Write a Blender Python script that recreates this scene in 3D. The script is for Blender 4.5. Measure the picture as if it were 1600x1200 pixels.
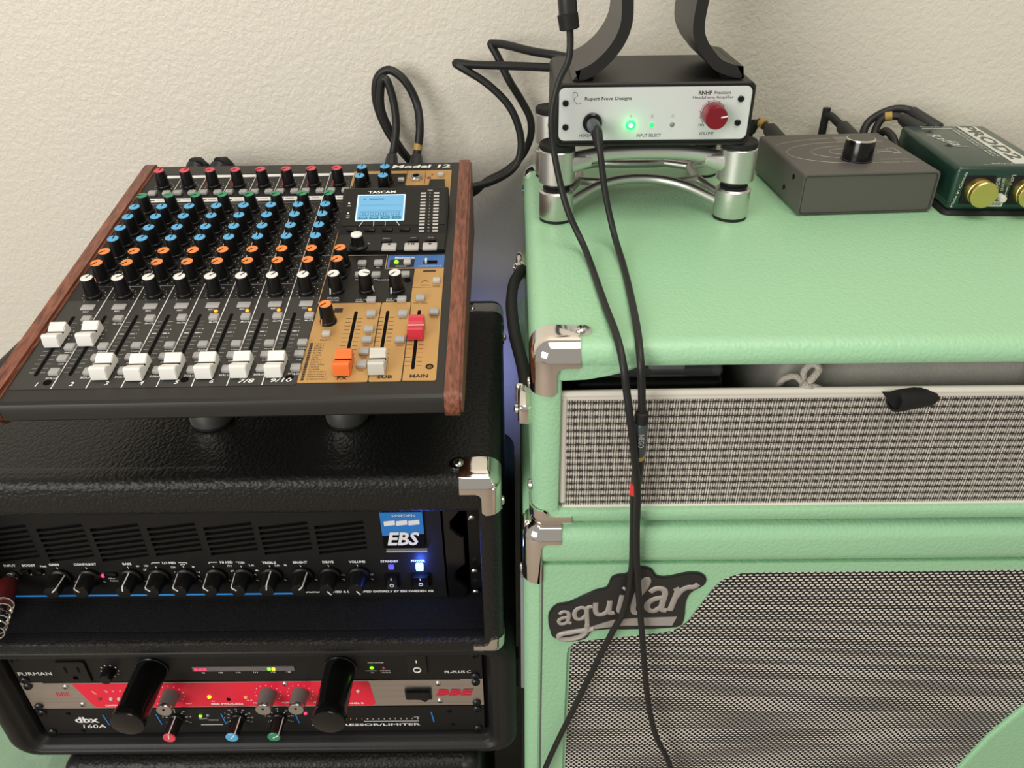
import bpy, bmesh, math, random
from mathutils import Matrix, Vector, noise
random.seed(7)
for o in list(bpy.data.objects): bpy.data.objects.remove(o, do_unlink=True)
scene = bpy.context.scene
COL = scene.collection
H0 = 1500.0            # height of the camera above the floor, millimetres; all heights below are given relative to it
R = math.radians
PI = math.pi
# ------------------------------------------------------------------ camera
cam = bpy.data.cameras.new('camera'); camo = bpy.data.objects.new('camera', cam); COL.objects.link(camo)
FPX = 1235.65
cam.sensor_fit = 'HORIZONTAL'; cam.sensor_width = 36.0; cam.lens = FPX / 1600 * 36.0
cam.clip_start = 0.01; cam.clip_end = 50
rt = Vector((0.9999398, -0.00258537, -0.01066396)); up = Vector((0.01036452, 0.54164027, 0.84054648)); fw = Vector((-0.0036029, 0.84060641, -0.54163446))
mw = Matrix.Identity(4)
for i in range(3):
    mw[i][0] = rt[i]; mw[i][1] = up[i]; mw[i][2] = -fw[i]
mw[2][3] = H0 / 1000
camo.matrix_world = mw
scene.camera = camo
# ------------------------------------------------------------------ world, lights, exposure
w = bpy.data.worlds.new('room_light'); scene.world = w; w.use_nodes = True
bg = w.node_tree.nodes['Background']; bg.inputs[0].default_value = (1.0, 0.955, 0.88, 1); bg.inputs[1].default_value = 0.36
def area(name, loc, target, size, energy, color):
    l = bpy.data.lights.new(name, 'AREA'); l.shape = 'RECTANGLE'; l.size = size[0]; l.size_y = size[1]; l.energy = energy; l.color = color
    o = bpy.data.objects.new(name, l); COL.objects.link(o); o.location = loc
    o.rotation_euler = (Vector(target) - Vector(loc)).to_track_quat('-Z', 'Y').to_euler()
    return o
area('window_daylight', (-1.7, -1.7, 1.95), (-0.05, 0.7, 1.05), (1.6, 1.5), 60, (1.0, 0.975, 0.92))
area('ceiling_lamp_light', (0.3, 0.1, 2.75), (0.2, 0.6, 1.1), (1.0, 1.0), 16, (1.0, 0.92, 0.80))
scene.view_settings.view_transform = 'Standard'
scene.view_settings.look = 'None'
scene.view_settings.exposure = 0.0
scene.view_settings.gamma = 1.0
scene.view_settings.use_curve_mapping = False
# ------------------------------------------------------------------ materials
MATS = {}
def nodes_of(name):
    m = bpy.data.materials.new(name); m.use_nodes = True; MATS[name] = m
    return m.node_tree.nodes, m.node_tree.links, m.node_tree.nodes['Principled BSDF']
def mat(name, col, rough=0.5, metal=0.0, spec=0.5, emit=None, es=0.0, bump=None, vary=0.0, vscale=60, coat=0.0, trans=0.0, alpha=1.0):
    """plain procedural material; bump=(kind, scale, strength, distance, stretch)"""
    N, L, P = nodes_of(name)
    P.inputs['Base Color'].default_value = (*col, 1); P.inputs['Roughness'].default_value = rough
    P.inputs['Metallic'].default_value = metal; P.inputs['Specular IOR Level'].default_value = spec
    P.inputs['Coat Weight'].default_value = coat; P.inputs['Transmission Weight'].default_value = trans
    P.inputs['Alpha'].default_value = alpha
    if emit: P.inputs['Emission Color'].default_value = (*emit, 1); P.inputs['Emission Strength'].default_value = es
    tc = N.new('ShaderNodeTexCoord')
    if vary:
        n = N.new('ShaderNodeTexNoise'); n.inputs['Scale'].default_value = vscale; n.inputs['Detail'].default_value = 5
        L.new(tc.outputs['Object'], n.inputs['Vector'])
        mx = N.new('ShaderNodeMix'); mx.data_type = 'RGBA'
        mx.inputs[6].default_value = (*[c * (1 - vary) for c in col], 1); mx.inputs[7].default_value = (*[min(1, c * (1 + vary)) for c in col], 1)
        L.new(n.outputs['Fac'], mx.inputs[0]); L.new(mx.outputs[2], P.inputs['Base Color'])
    if bump:
        kind, sc, st, di, stretch = bump
        mp = N.new('ShaderNodeMapping'); mp.inputs['Scale'].default_value = stretch; L.new(tc.outputs['Object'], mp.inputs['Vector'])
        b = N.new('ShaderNodeBump'); b.inputs['Strength'].default_value = st; b.inputs['Distance'].default_value = di
        if kind == 'noise':
            t = N.new('ShaderNodeTexNoise'); t.inputs['Scale'].default_value = sc; t.inputs['Detail'].default_value = 3; out = t.outputs['Fac']
        else:
            t0 = N.new('ShaderNodeTexNoise'); t0.inputs['Scale'].default_value = sc * 0.6; L.new(mp.outputs[0], t0.inputs['Vector'])
            ad = N.new('ShaderNodeVectorMath'); ad.operation = 'MULTIPLY_ADD'
            ad.inputs[1].default_value = (1.1 / sc,) * 3
            L.new(t0.outputs['Color'], ad.inputs[0]); L.new(mp.outputs[0], ad.inputs[2])
            t = N.new('ShaderNodeTexVoronoi'); t.feature = 'SMOOTH_F1'; t.inputs['Scale'].default_value = sc; t.inputs['Smoothness'].default_value = 0.6
            L.new(ad.outputs[0], t.inputs['Vector'])
            out = t.outputs['Distance']; b.invert = True
        if kind == 'noise': L.new(mp.outputs[0], t.inputs['Vector'])
        L.new(out, b.inputs['Height']); L.new(b.outputs[0], P.inputs['Normal'])
    return MATS[name]
ISO = (1, 1, 1)
def wall_mat():
    N, L, P = nodes_of('wall_paint')
    P.inputs['Base Color'].default_value = (0.70, 0.655, 0.565, 1); P.inputs['Roughness'].default_value = 0.42
    tc = N.new('ShaderNodeTexCoord')
    n1 = N.new('ShaderNodeTexNoise'); n1.inputs['Scale'].default_value = 185; n1.inputs['Detail'].default_value = 3.5; n1.inputs['Roughness'].default_value = 0.55; n1.inputs['Distortion'].default_value = 0.5
    n2 = N.new('ShaderNodeTexNoise'); n2.inputs['Scale'].default_value = 45; n2.inputs['Detail'].default_value = 2
    cr = N.new('ShaderNodeValToRGB'); cr.color_ramp.elements[0].position = 0.36; cr.color_ramp.elements[1].position = 0.66
    ad = N.new('ShaderNodeMath'); ad.operation = 'MULTIPLY_ADD'; ad.inputs[1].default_value = 0.5
    b = N.new('ShaderNodeBump'); b.inputs['Strength'].default_value = 0.26; b.inputs['Distance'].default_value = 0.0016
    for n in (n1, n2): L.new(tc.outputs['Object'], n.inputs['Vector'])
    L.new(n1.outputs['Fac'], cr.inputs[0]); L.new(n2.outputs['Fac'], ad.inputs[0]); L.new(cr.outputs[0], ad.inputs[2])
    L.new(ad.outputs[0], b.inputs['Height']); L.new(b.outputs[0], P.inputs['Normal'])
wall_mat()
def wood_mat(name, c1, c2, dirscale):
    N, L, P = nodes_of(name)
    tc = N.new('ShaderNodeTexCoord'); mp = N.new('ShaderNodeMapping'); mp.inputs['Scale'].default_value = dirscale
    n = N.new('ShaderNodeTexNoise'); n.inputs['Scale'].default_value = 1; n.inputs['Detail'].default_value = 6; n.inputs['Distortion'].default_value = 0.9
    cr = N.new('ShaderNodeValToRGB'); cr.color_ramp.elements[0].position = 0.30; cr.color_ramp.elements[0].color = (*c1, 1); cr.color_ramp.elements[1].position = 0.68; cr.color_ramp.elements[1].color = (*c2, 1)
    L.new(tc.outputs['Object'], mp.inputs['Vector']); L.new(mp.outputs[0], n.inputs['Vector']); L.new(n.outputs['Fac'], cr.inputs[0]); L.new(cr.outputs[0], P.inputs['Base Color'])
    P.inputs['Roughness'].default_value = 0.42
wood_mat('mahogany', (0.085, 0.024, 0.013), (0.31, 0.105, 0.060), (420, 14, 300))
def brushed(name, col, rough, scale, amt=0.25):
    N, L, P = nodes_of(name)
    tc = N.new('ShaderNodeTexCoord'); mp = N.new('ShaderNodeMapping'); mp.inputs['Scale'].default_value = scale
    n = N.new('ShaderNodeTexNoise'); n.inputs['Scale'].default_value = 1; n.inputs['Detail'].default_value = 4
    mx = N.new('ShaderNodeMix'); mx.data_type = 'RGBA'; mx.inputs[6].default_value = (*[c * (1 - amt) for c in col], 1); mx.inputs[7].default_value = (*[min(1, c * (1 + amt)) for c in col], 1)
    L.new(tc.outputs['Object'], mp.inputs['Vector']); L.new(mp.outputs[0], n.inputs['Vector']); L.new(n.outputs['Fac'], mx.inputs[0]); L.new(mx.outputs[2], P.inputs['Base Color'])
    P.inputs['Metallic'].default_value = 1.0; P.inputs['Roughness'].default_value = rough
brushed('brushed_steel', (0.62, 0.58, 0.55), 0.38, (6, 6, 900), 0.35)
brushed('satin_aluminium', (0.68, 0.665, 0.63), 0.40, (60, 60, 700), 0.06)
def M(N, L, op, a, b=None, c=None):
    n = N.new('ShaderNodeMath'); n.operation = op
    for i, v in enumerate((a, b, c)):
        if v is None: continue
        if isinstance(v, (int, float)): n.inputs[i].default_value = v
        else: L.new(v, n.inputs[i])
    return n.outputs[0]
def cloth_silver():
    """silver and black woven grille cloth: vertical threads, dark knots in rows"""
    N, L, P = nodes_of('silver_grille_cloth')
    tc = N.new('ShaderNodeTexCoord'); sp = N.new('ShaderNodeSeparateXYZ')
    nz = N.new('ShaderNodeTexNoise'); nz.inputs['Scale'].default_value = 90; nz.inputs['Detail'].default_value = 2
    L.new(tc.outputs['Object'], nz.inputs['Vector'])
    wob = N.new('ShaderNodeVectorMath'); wob.operation = 'MULTIPLY_ADD'; wob.inputs[1].default_value = (0.0008,) * 3
    L.new(nz.outputs['Color'], wob.inputs[0]); L.new(tc.outputs['Object'], wob.inputs[2]); L.new(wob.outputs[0], sp.inputs[0])
    x, z = sp.outputs['X'], sp.outputs['Z']
    th = M(N, L, 'SINE', M(N, L, 'MULTIPLY', x, 2 * PI / 0.0019))                    # fine vertical threads
    thd = M(N, L, 'MULTIPLY', M(N, L, 'LESS_THAN', th, -0.2), 0.50)
    cx = N.new('ShaderNodeTexNoise'); cx.noise_dimensions = '1D'; cx.inputs['Scale'].default_value = 260; cx.inputs['Detail'].default_value = 1; L.new(x, cx.inputs['W'])
    brt = M(N, L, 'MULTIPLY', M(N, L, 'GREATER_THAN', cx.outputs['Fac'], 0.57), M(N, L, 'GREATER_THAN', th, 0.3))
    rz_ = M(N, L, 'DIVIDE', z, 0.0062); rfr = M(N, L, 'SUBTRACT', M(N, L, 'FRACT', M(N, L, 'ADD', rz_, 100.0)), 0.5)
    ar = M(N, L, 'ABSOLUTE', rfr)
    kx = M(N, L, 'COSINE', M(N, L, 'ADD', M(N, L, 'MULTIPLY', x, 2 * PI / 0.0078), M(N, L, 'MULTIPLY', M(N, L, 'FLOOR', rz_), 0.55)))
    wdt = M(N, L, 'ADD', M(N, L, 'MULTIPLY', M(N, L, 'MAXIMUM', M(N, L, 'SUBTRACT', kx, -0.1), 0.0), 0.11), 0.07)
    knot = M(N, L, 'LESS_THAN', ar, wdt)
    belly = M(N, L, 'MULTIPLY', M(N, L, 'GREATER_THAN', ar, 0.33), 0.22)
    v = M(N, L, 'ADD', M(N, L, 'SUBTRACT', 0.52, thd), M(N, L, 'ADD', M(N, L, 'MULTIPLY', brt, 0.5), belly))
    v = M(N, L, 'MULTIPLY', v, M(N, L, 'SUBTRACT', 1.0, M(N, L, 'MULTIPLY', knot, 0.93)))
    n2 = N.new('ShaderNodeTexNoise'); n2.inputs['Scale'].default_value = 1100; L.new(tc.outputs['Object'], n2.inputs['Vector'])
    v = M(N, L, 'MULTIPLY', v, M(N, L, 'ADD', n2.outputs['Fac'], 0.5))
    cr = N.new('ShaderNodeValToRGB'); cr.color_ramp.elements[0].color = (0.035, 0.03, 0.026, 1); cr.color_ramp.elements[0].position = 0.03; cr.color_ramp.elements[1].color = (0.72, 0.67, 0.60, 1); cr.color_ramp.elements[1].position = 0.85
    L.new(v, cr.inputs[0]); L.new(cr.outputs[0], P.inputs['Base Color']); P.inputs['Roughness'].default_value = 0.55
    b = N.new('ShaderNodeBump'); b.inputs['Strength'].default_value = 0.5; b.inputs['Distance'].default_value = 0.0008; L.new(v, b.inputs['Height']); L.new(b.outputs[0], P.inputs['Normal'])
cloth_silver()
def cloth_dash():
    """black grille cloth with staggered white stitches"""
    N, L, P = nodes_of('stitched_grille_cloth')
    tc = N.new('ShaderNodeTexCoord'); sp = N.new('ShaderNodeSeparateXYZ'); L.new(tc.outputs['Object'], sp.inputs[0])
    px, pz = 0.00535, 0.0031
    rz = M(N, L, 'DIVIDE', sp.outputs['Z'], pz); ri = M(N, L, 'FLOOR', rz); rf = M(N, L, 'FRACT', M(N, L, 'ADD', rz, 100.0))
    xs = M(N, L, 'ADD', M(N, L, 'DIVIDE', sp.outputs['X'], px), M(N, L, 'MULTIPLY', ri, 0.5))
    xf = M(N, L, 'FRACT', M(N, L, 'ADD', xs, 1000.0))
    ax = M(N, L, 'ABSOLUTE', M(N, L, 'SUBTRACT', xf, 0.5)); az = M(N, L, 'ABSOLUTE', M(N, L, 'SUBTRACT', rf, 0.5))
    d = M(N, L, 'ADD', M(N, L, 'POWER', M(N, L, 'DIVIDE', ax, 0.31), 3.0), M(N, L, 'POWER', M(N, L, 'DIVIDE', az, 0.29), 3.0))
    on = M(N, L, 'LESS_THAN', d, 1.0)
    mx = N.new('ShaderNodeMix'); mx.data_type = 'RGBA'; mx.inputs[6].default_value = (0.008, 0.007, 0.007, 1); mx.inputs[7].default_value = (0.80, 0.755, 0.68, 1)
    L.new(on, mx.inputs[0]); L.new(mx.outputs[2], P.inputs['Base Color']); P.inputs['Roughness'].default_value = 0.6
    b = N.new('ShaderNodeBump'); b.inputs['Strength'].default_value = 0.5; b.inputs['Distance'].default_value = 0.0006; L.new(on, b.inputs['Height']); L.new(b.outputs[0], P.inputs['Normal'])
cloth_dash()
mat('floor_carpet', (0.42, 0.35, 0.29), 0.95, bump=('noise', 300, 0.8, 0.004, ISO), vary=0.3, vscale=200)
mat('black_tolex', (0.009, 0.0087, 0.0083), 0.44, spec=0.36, bump=('voronoi', 360, 0.58, 0.0012, (1, 0.75, 1)))
mat('green_tolex', (0.335, 0.600, 0.368), 0.40, spec=0.5, bump=('voronoi', 340, 0.34, 0.0010, (1, 0.75, 1)))
mat('chrome', (0.86, 0.82, 0.77), 0.07, 1.0)
mat('steel_screw', (0.7, 0.68, 0.64), 0.2, 1.0)
mat('black_screw', (0.03, 0.03, 0.03), 0.3, 0.6)
mat('felt_black', (0.010, 0.010, 0.011), 0.95, spec=0.15, bump=('noise', 900, 0.9, 0.002, ISO), vary=0.5, vscale=700)
mat('void_black', (0.004, 0.004, 0.004), 0.9, spec=0.1)
mat('panel_black', (0.009, 0.009, 0.009), 0.45, spec=0.28, bump=('noise', 1500, 0.2, 0.0003, ISO))
mat('plastic_black', (0.006, 0.006, 0.006), 0.36, spec=0.32)
mat('gloss_black', (0.005, 0.005, 0.005), 0.18, spec=0.42)
mat('rubber_black', (0.012, 0.012, 0.012), 0.6, spec=0.3)
mat('molded_black', (0.012, 0.012, 0.012), 0.45, spec=0.32, bump=('noise', 700, 0.25, 0.0005, ISO))
mat('powder_black', (0.012, 0.011, 0.010), 0.42, spec=0.36)
mat('mixer_chassis', (0.026, 0.025, 0.022), 0.40, 0.1, spec=0.4)
mat('mixer_grey', (0.044, 0.043, 0.039), 0.48, spec=0.35)
mat('mixer_dark', (0.013, 0.0125, 0.0115), 0.45, spec=0.35)
mat('panel_gold', (0.56, 0.325, 0.115), 0.38, 0.25)
mat('panel_blue', (0.05, 0.155, 0.42), 0.4)
mat('panel_red', (0.84, 0.014, 0.05), 0.35)
mat('print_white', (0.86, 0.855, 0.83), 0.5)
mat('print_grey', (0.36, 0.36, 0.36), 0.5)
mat('print_dark', (0.03, 0.022, 0.015), 0.5)
mat('print_red', (0.62, 0.015, 0.05), 0.4)
mat('print_blue', (0.02, 0.21, 0.62), 0.4)
mat('line_blue', (0.03, 0.24, 0.66), 0.35, emit=(0.03, 0.24, 0.70), es=0.25)
mat('line_gold', (0.55, 0.33, 0.12), 0.4)
mat('cap_red', (0.72, 0.062, 0.10), 0.35)
mat('cap_green', (0.03, 0.26, 0.13), 0.35)
mat('cap_blue', (0.10, 0.42, 0.74), 0.35)
mat('cap_orange', (0.90, 0.265, 0.06), 0.35)
mat('cap_white', (0.84, 0.835, 0.80), 0.35)
mat('fader_white', (0.86, 0.85, 0.80), 0.33)
mat('fader_cream', (0.62, 0.60, 0.53), 0.35)
mat('fader_orange', (0.92, 0.19, 0.035), 0.33)
mat('fader_red', (0.60, 0.030, 0.055), 0.33)
mat('button_grey', (0.40, 0.395, 0.385), 0.42)
mat('button_light', (0.52, 0.50, 0.47), 0.4)
mat('lcd_glass', (0.04, 0.12, 0.18), 0.2, emit=(0.22, 0.55, 0.85), es=0.72)
mat('lcd_edge', (0.3, 0.4, 0.5), 0.2, emit=(0.62, 0.88, 1.0), es=0.75)
mat('lcd_ink', (0.03, 0.16, 0.25), 0.3)
mat('led_green', (0.05, 0.8, 0.15), 0.3, emit=(0.015, 1.0, 0.16), es=1.7)
mat('led_core', (0.6, 1.0, 0.7), 0.3, emit=(0.75, 1.0, 0.80), es=5)
mat('led_green_dim', (0.03, 0.8, 0.2), 0.3, emit=(0.01, 0.9, 0.16), es=0.8)
mat('led_lime', (0.3, 0.9, 0.02), 0.3, emit=(0.20, 1.0, 0.01), es=1.6)
mat('led_blue', (0.1, 0.3, 1.0), 0.3, emit=(0.10, 0.30, 1.0), es=7)
mat('led_blue_dim', (0.14, 0.12, 0.55), 0.3, emit=(0.10, 0.09, 0.6), es=0.5)
mat('led_red', (0.9, 0.02, 0.1), 0.3, emit=(1.0, 0.03, 0.12), es=1.6)
mat('led_amber', (1.0, 0.3, 0.01), 0.3, emit=(1.0, 0.22, 0.01), es=2.2)
mat('led_yellow', (1.0, 0.75, 0.02), 0.3, emit=(1.0, 0.65, 0.01), es=2.6)
mat('led_off', (0.22, 0.05, 0.05), 0.3)
mat('led_off_grey', (0.22, 0.23, 0.22), 0.3)
mat('led_off_orange', (0.75, 0.35, 0.15), 0.3, emit=(0.9, 0.3, 0.1), es=0.3)
mat('faceplate_white', (0.66, 0.675, 0.68), 0.36, 0.15)
mat('knob_red', (0.24, 0.008, 0.02), 0.3, 0.35, coat=0.2)
mat('knob_grey', (0.145, 0.135, 0.13), 0.5)
mat('knob_silver', (0.60, 0.58, 0.56), 0.28, 1.0)
mat('grey_enamel', (0.098, 0.091, 0.082), 0.42, 0.2, spec=0.5)
mat('print_taupe', (0.36, 0.33, 0.29), 0.5)
mat('green_enamel', (0.010, 0.040, 0.028), 0.30, 0.1, spec=0.55, coat=0.2)
mat('print_pale', (0.62, 0.64, 0.58), 0.5)
mat('gold_metal', (0.78, 0.60, 0.20), 0.32, 1.0, bump=('noise', 900, 0.3, 0.0005, ISO))
mat('cable_black', (0.014, 0.0135, 0.013), 0.48, spec=0.4)
mat('cable_sheen', (0.02, 0.02, 0.02), 0.42, spec=0.45)
mat('tape_gold', (0.40, 0.26, 0.06), 0.5)
mat('tape_red', (0.80, 0.03, 0.03), 0.5)
mat('plug_graphite', (0.095, 0.115, 0.125), 0.32, 0.6)
mat('plug_red', (0.10, 0.010, 0.010), 0.45)
mat('wood_black', (0.016, 0.015, 0.014), 0.36, spec=0.42, bump=('noise', 60, 0.2, 0.0005, (1, 30, 1)))
mat('wood_edge', (0.010, 0.010, 0.010), 0.6, bump=('noise', 500, 0.3, 0.0005, (1, 1, 6)))
mat('bag_grey', (0.34, 0.325, 0.29), 0.9, spec=0.1, bump=('noise', 900, 0.5, 0.0006, (1, 1, 1)), vary=0.15, vscale=500)
mat('rope_pale', (0.47, 0.43, 0.37), 0.85, bump=('voronoi', 900, 0.9, 0.001, ISO))
mat('piping_white', (0.70, 0.665, 0.59), 0.45)
mat('badge_black', (0.020, 0.020, 0.020), 0.42)
mat('badge_letter', (0.40, 0.365, 0.335), 0.45, 0.2)
mat('clear_plastic', (0.85, 0.87, 0.86), 0.12, trans=0.75, alpha=0.28)
mat('plastic_sheet', (0.86, 0.88, 0.84), 0.15, trans=0.6, alpha=0.42)
mat('void_vent', (0.016, 0.016, 0.016), 0.8, spec=0.2, bump=('noise', 1400, 1.0, 0.002, ISO), vary=0.6, vscale=1400)
mat('tape_grey', (0.24, 0.245, 0.25), 0.5)
# ------------------------------------------------------------------ mesh helpers, millimetres in, metres out
FRONT = Matrix(((1, 0, 0, 0), (0, 0, -1, 0), (0, 1, 0, 0), (0, 0, 0, 1)))   # panel (u, v, out) to x, z, towards the camera
def T(x, y, z): return Matrix.Translation((x, y, z))
def RX(a): return Matrix.Rotation(R(a), 4, 'X')
def RY(a): return Matrix.Rotation(R(a), 4, 'Y')
def RZ(a): return Matrix.Rotation(R(a), 4, 'Z')
def front(x, y, z): return T(x, y, z) @ FRONT
TXT = {}
def glyphs(s, shear, bold):
    k = (s, shear, bold)
    if k not in TXT:
        c = bpy.data.curves.new('t', 'FONT'); c.body = s; c.size = 1.0; c.shear = shear; c.offset = bold; c.resolution_u = 2
        o = bpy.data.objects.new('t', c); COL.objects.link(o)
        me = bpy.data.meshes.new_from_object(o)
        vs = [tuple(v.co) for v in me.vertices]; fs = [tuple(p.vertices) for p in me.polygons]
        bpy.data.objects.remove(o); bpy.data.curves.remove(c); bpy.data.meshes.remove(me)
        xs = [v[0] for v in vs]; ys = [v[1] for v in vs]
        TXT[k] = (vs, fs, min(xs), max(xs), min(ys), max(ys))
    return TXT[k]
class MB:
    def __init__(s): s.v = []; s.f = []; s.m = []
    def add(s, vs, fs, mi=0, m=None):
        b = len(s.v)
        s.v += [tuple(m @ Vector(p)) for p in vs] if m is not None else [tuple(p) for p in vs]
        s.f += [tuple(i + b for i in f) for f in fs]; s.m += [mi] * len(fs)
        return s
    def box(s, x0, x1, y0, y1, z0, z1, mi=0, m=None, r=0, seg=2):
        if r <= 0:
            vs = [(x, y, z) for z in (z0, z1) for y in (y0, y1) for x in (x0, x1)]
            return s.add(vs, [(0, 2, 3, 1), (4, 5, 7, 6), (0, 1, 5, 4), (2, 6, 7, 3), (0, 4, 6, 2), (1, 3, 7, 5)], mi, m)
        bm = bmesh.new(); bmesh.ops.create_cube(bm, size=1)
        for v in bm.verts: v.co = ((x0 + x1) / 2 + v.co.x * (x1 - x0), (y0 + y1) / 2 + v.co.y * (y1 - y0), (z0 + z1) / 2 + v.co.z * (z1 - z0))
        bmesh.ops.bevel(bm, geom=bm.edges[:], offset=min(r, 0.49 * min(x1 - x0, y1 - y0, z1 - z0)), segments=seg, affect='EDGES', profile=0.5)
        bm.verts.index_update()
        s.add([v.co[:] for v in bm.verts], [tuple(v.index for v in f.verts) for f in bm.faces], mi, m); bm.free(); return s
    def lathe(s, prof, n=20, mi=0, m=None, cap=True):
        vs = []; fs = []
        for r, z in prof:
            for k in range(n): a = 2 * PI * k / n; vs.append((r * math.cos(a), r * math.sin(a), z))
        for i in range(len(prof) - 1):
            for k in range(n): j = (k + 1) % n; fs.append((i * n + k, i * n + j, (i + 1) * n + j, (i + 1) * n + k))
        if cap:
            fs.append(tuple(reversed(range(n)))); fs.append(tuple((len(prof) - 1) * n + k for k in range(n)))
        return s.add(vs, fs, mi, m)
    def cyl(s, x, y, z0, z1, r, n=16, mi=0, m=None, bev=0):
        p = [(r, z0), (r, z1 - bev), (r - bev, z1)] if bev else [(r, z0), (r, z1)]
        return s.lathe(p, n, mi, (m if m is not None else Matrix.Identity(4)) @ T(x, y, 0))
    def prism(s, poly, z0, z1, mi=0, m=None, bev=0):
        bm = bmesh.new()
        f = bm.faces.new([bm.verts.new((x, y, z0)) for x, y in poly])
        if f.normal.z == 0: f.normal_update()
        if f.normal.z > 0: f.normal_flip()
        e = bmesh.ops.extrude_face_region(bm, geom=[f]); top = [g for g in e['geom'] if isinstance(g, bmesh.types.BMVert)]
        for v in top: v.co.z = z1
        if bev:
            ts = set(top); bmesh.ops.bevel(bm, geom=[ed for ed in bm.edges if ed.verts[0] in ts and ed.verts[1] in ts], offset=bev, segments=2, affect='EDGES')
        bm.verts.index_update()
        s.add([v.co[:] for v in bm.verts], [tuple(v.index for v in f.verts) for f in bm.faces], mi, m); bm.free(); return s
    def tube(s, pts, r, n=10, mi=0, m=None, smooth=6, ends=True):
        P = [Vector(p) for p in pts]
        if smooth > 1 and len(P) > 2:
            Q = []
            for i in range(len(P) - 1):
                p0 = P[max(i - 1, 0)]; p1 = P[i]; p2 = P[i + 1]; p3 = P[min(i + 2, len(P) - 1)]
                for k in range(smooth):
                    t = k / smooth
                    Q.append(0.5 * ((2 * p1) + (p2 - p0) * t + (2 * p0 - 5 * p1 + 4 * p2 - p3) * t * t + (3 * p1 - p0 - 3 * p2 + p3) * t ** 3))
            Q.append(P[-1]); P = Q
        d = (P[1] - P[0]).normalized(); nn = d.orthogonal().normalized(); vs = []; fs = []
        for i, p in enumerate(P):
            d2 = (P[min(i + 1, len(P) - 1)] - P[max(i - 1, 0)]).normalized()
            nn = (nn - d2 * nn.dot(d2)).normalized(); b = d2.cross(nn)
            rr = r if isinstance(r, (int, float)) else r[0] + (r[1] - r[0]) * i / (len(P) - 1)
            for k in range(n): a = 2 * PI * k / n; vs.append(p + (nn * math.cos(a) + b * math.sin(a)) * rr)
        for i in range(len(P) - 1):
            for k in range(n): j = (k + 1) % n; fs.append((i * n + k, i * n + j, (i + 1) * n + j, (i + 1) * n + k))
        if ends: fs.append(tuple(reversed(range(n)))); fs.append(tuple((len(P) - 1) * n + k for k in range(n)))
        return s.add(vs, fs, mi, m)
    def text(s, t, x, y, z, h, mi=0, m=None, w=None, align='c', shear=0.0, bold=0.0, rot=0):
        vs, fs, x0, x1, y0, y1 = glyphs(t, shear, bold)
        sy = h / (y1 - y0); sx = (w / (x1 - x0)) if w else sy
        ox = {'c': (x0 + x1) / 2, 'l': x0, 'r': x1}[align]
        mm = T(x, y, z) @ RZ(rot)
        if m is not None: mm = m @ mm
        return s.add([((a - ox) * sx, (b - (y0 + y1) / 2) * sy, 0) for a, b, c in vs], fs, mi, mm)
    def line(s, x0, y0, x1, y1, wd, z, mi=0, m=None, th=0.15):
        d = Vector((x1 - x0, y1 - y0)); n = Vector((-d.y, d.x)).normalized() * wd / 2
        return s.prism([(x0 + n.x, y0 + n.y), (x1 + n.x, y1 + n.y), (x1 - n.x, y1 - n.y), (x0 - n.x, y0 - n.y)], z - th, z, mi, m)
    def loops(s, rings, mi=0, m=None, cap_end=True, cap_start=False):
        """rings: equal-length closed loops of points, joined in turn"""
        n = len(rings[0]); vs = [p for r_ in rings for p in r_]; fs = []
        for i in range(len(rings) - 1):
            for k in range(n): j = (k + 1) % n; fs.append((i * n + k, i * n + j, (i + 1) * n + j, (i + 1) * n + k))
        if cap_end: fs.append(tuple((len(rings) - 1) * n + k for k in range(n)))
        if cap_start: fs.append(tuple(reversed(range(n))))
        return s.add(vs, fs, mi, m)
    def mesh(s, name, mats, sharp=38):
        me = bpy.data.meshes.new(name)
        me.from_pydata([(a / 1000, b / 1000, c / 1000) for a, b, c in s.v], [], s.f)
        for k in mats: me.materials.append(MATS[k])
        me.polygons.foreach_set('material_index', s.m)
        bm = bmesh.new(); bm.from_mesh(me); bmesh.ops.recalc_face_normals(bm, faces=bm.faces[:]); bm.to_mesh(me); bm.free()
        me.shade_smooth(); me.set_sharp_from_angle(angle=R(sharp)); me.update()
        return me
    def build(s, name, mats, parent=None, loc=(0, 0, 0), rot=None, label=None, sharp=38):
        if isinstance(mats, str): mats = [mats]
        return inst(name, s.mesh(name, mats, sharp), parent, loc, rot, label)
def inst(name, me, parent=None, loc=(0, 0, 0), rot=None, label=None):
    o = bpy.data.objects.new(name, me); COL.objects.link(o)
    if parent is not None: o.parent = parent
    m = T(*[c / 1000 for c in loc])
    if rot is not None: m = m @ rot
    o.matrix_local = m
    if label: o['label'] = label
    return o
def thing(name, label, cat, loc, rz=0, group=None):
    o = bpy.data.objects.new(name, None); COL.objects.link(o); o.empty_display_size = 0.05
    o.location = (loc[0] / 1000, loc[1] / 1000, (loc[2] + H0) / 1000); o.rotation_euler = (0, 0, R(rz))
    o['label'] = label; o['category'] = cat
    if group: o['group'] = group
    return o
def tag(o, label, cat, group=None):
    o['label'] = label; o['category'] = cat
    if group: o['group'] = group
    return o
def rrect(x0, x1, y0, y1, r, n=5):
    out = []
    for cx, cy, a0 in ((x1 - r, y1 - r, 0), (x0 + r, y1 - r, 90), (x0 + r, y0 + r, 180), (x1 - r, y0 + r, 270)):
        for k in range(n + 1): a = R(a0 + 90 * k / n); out.append((cx + r * math.cos(a), cy + r * math.sin(a)))
    return out
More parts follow.
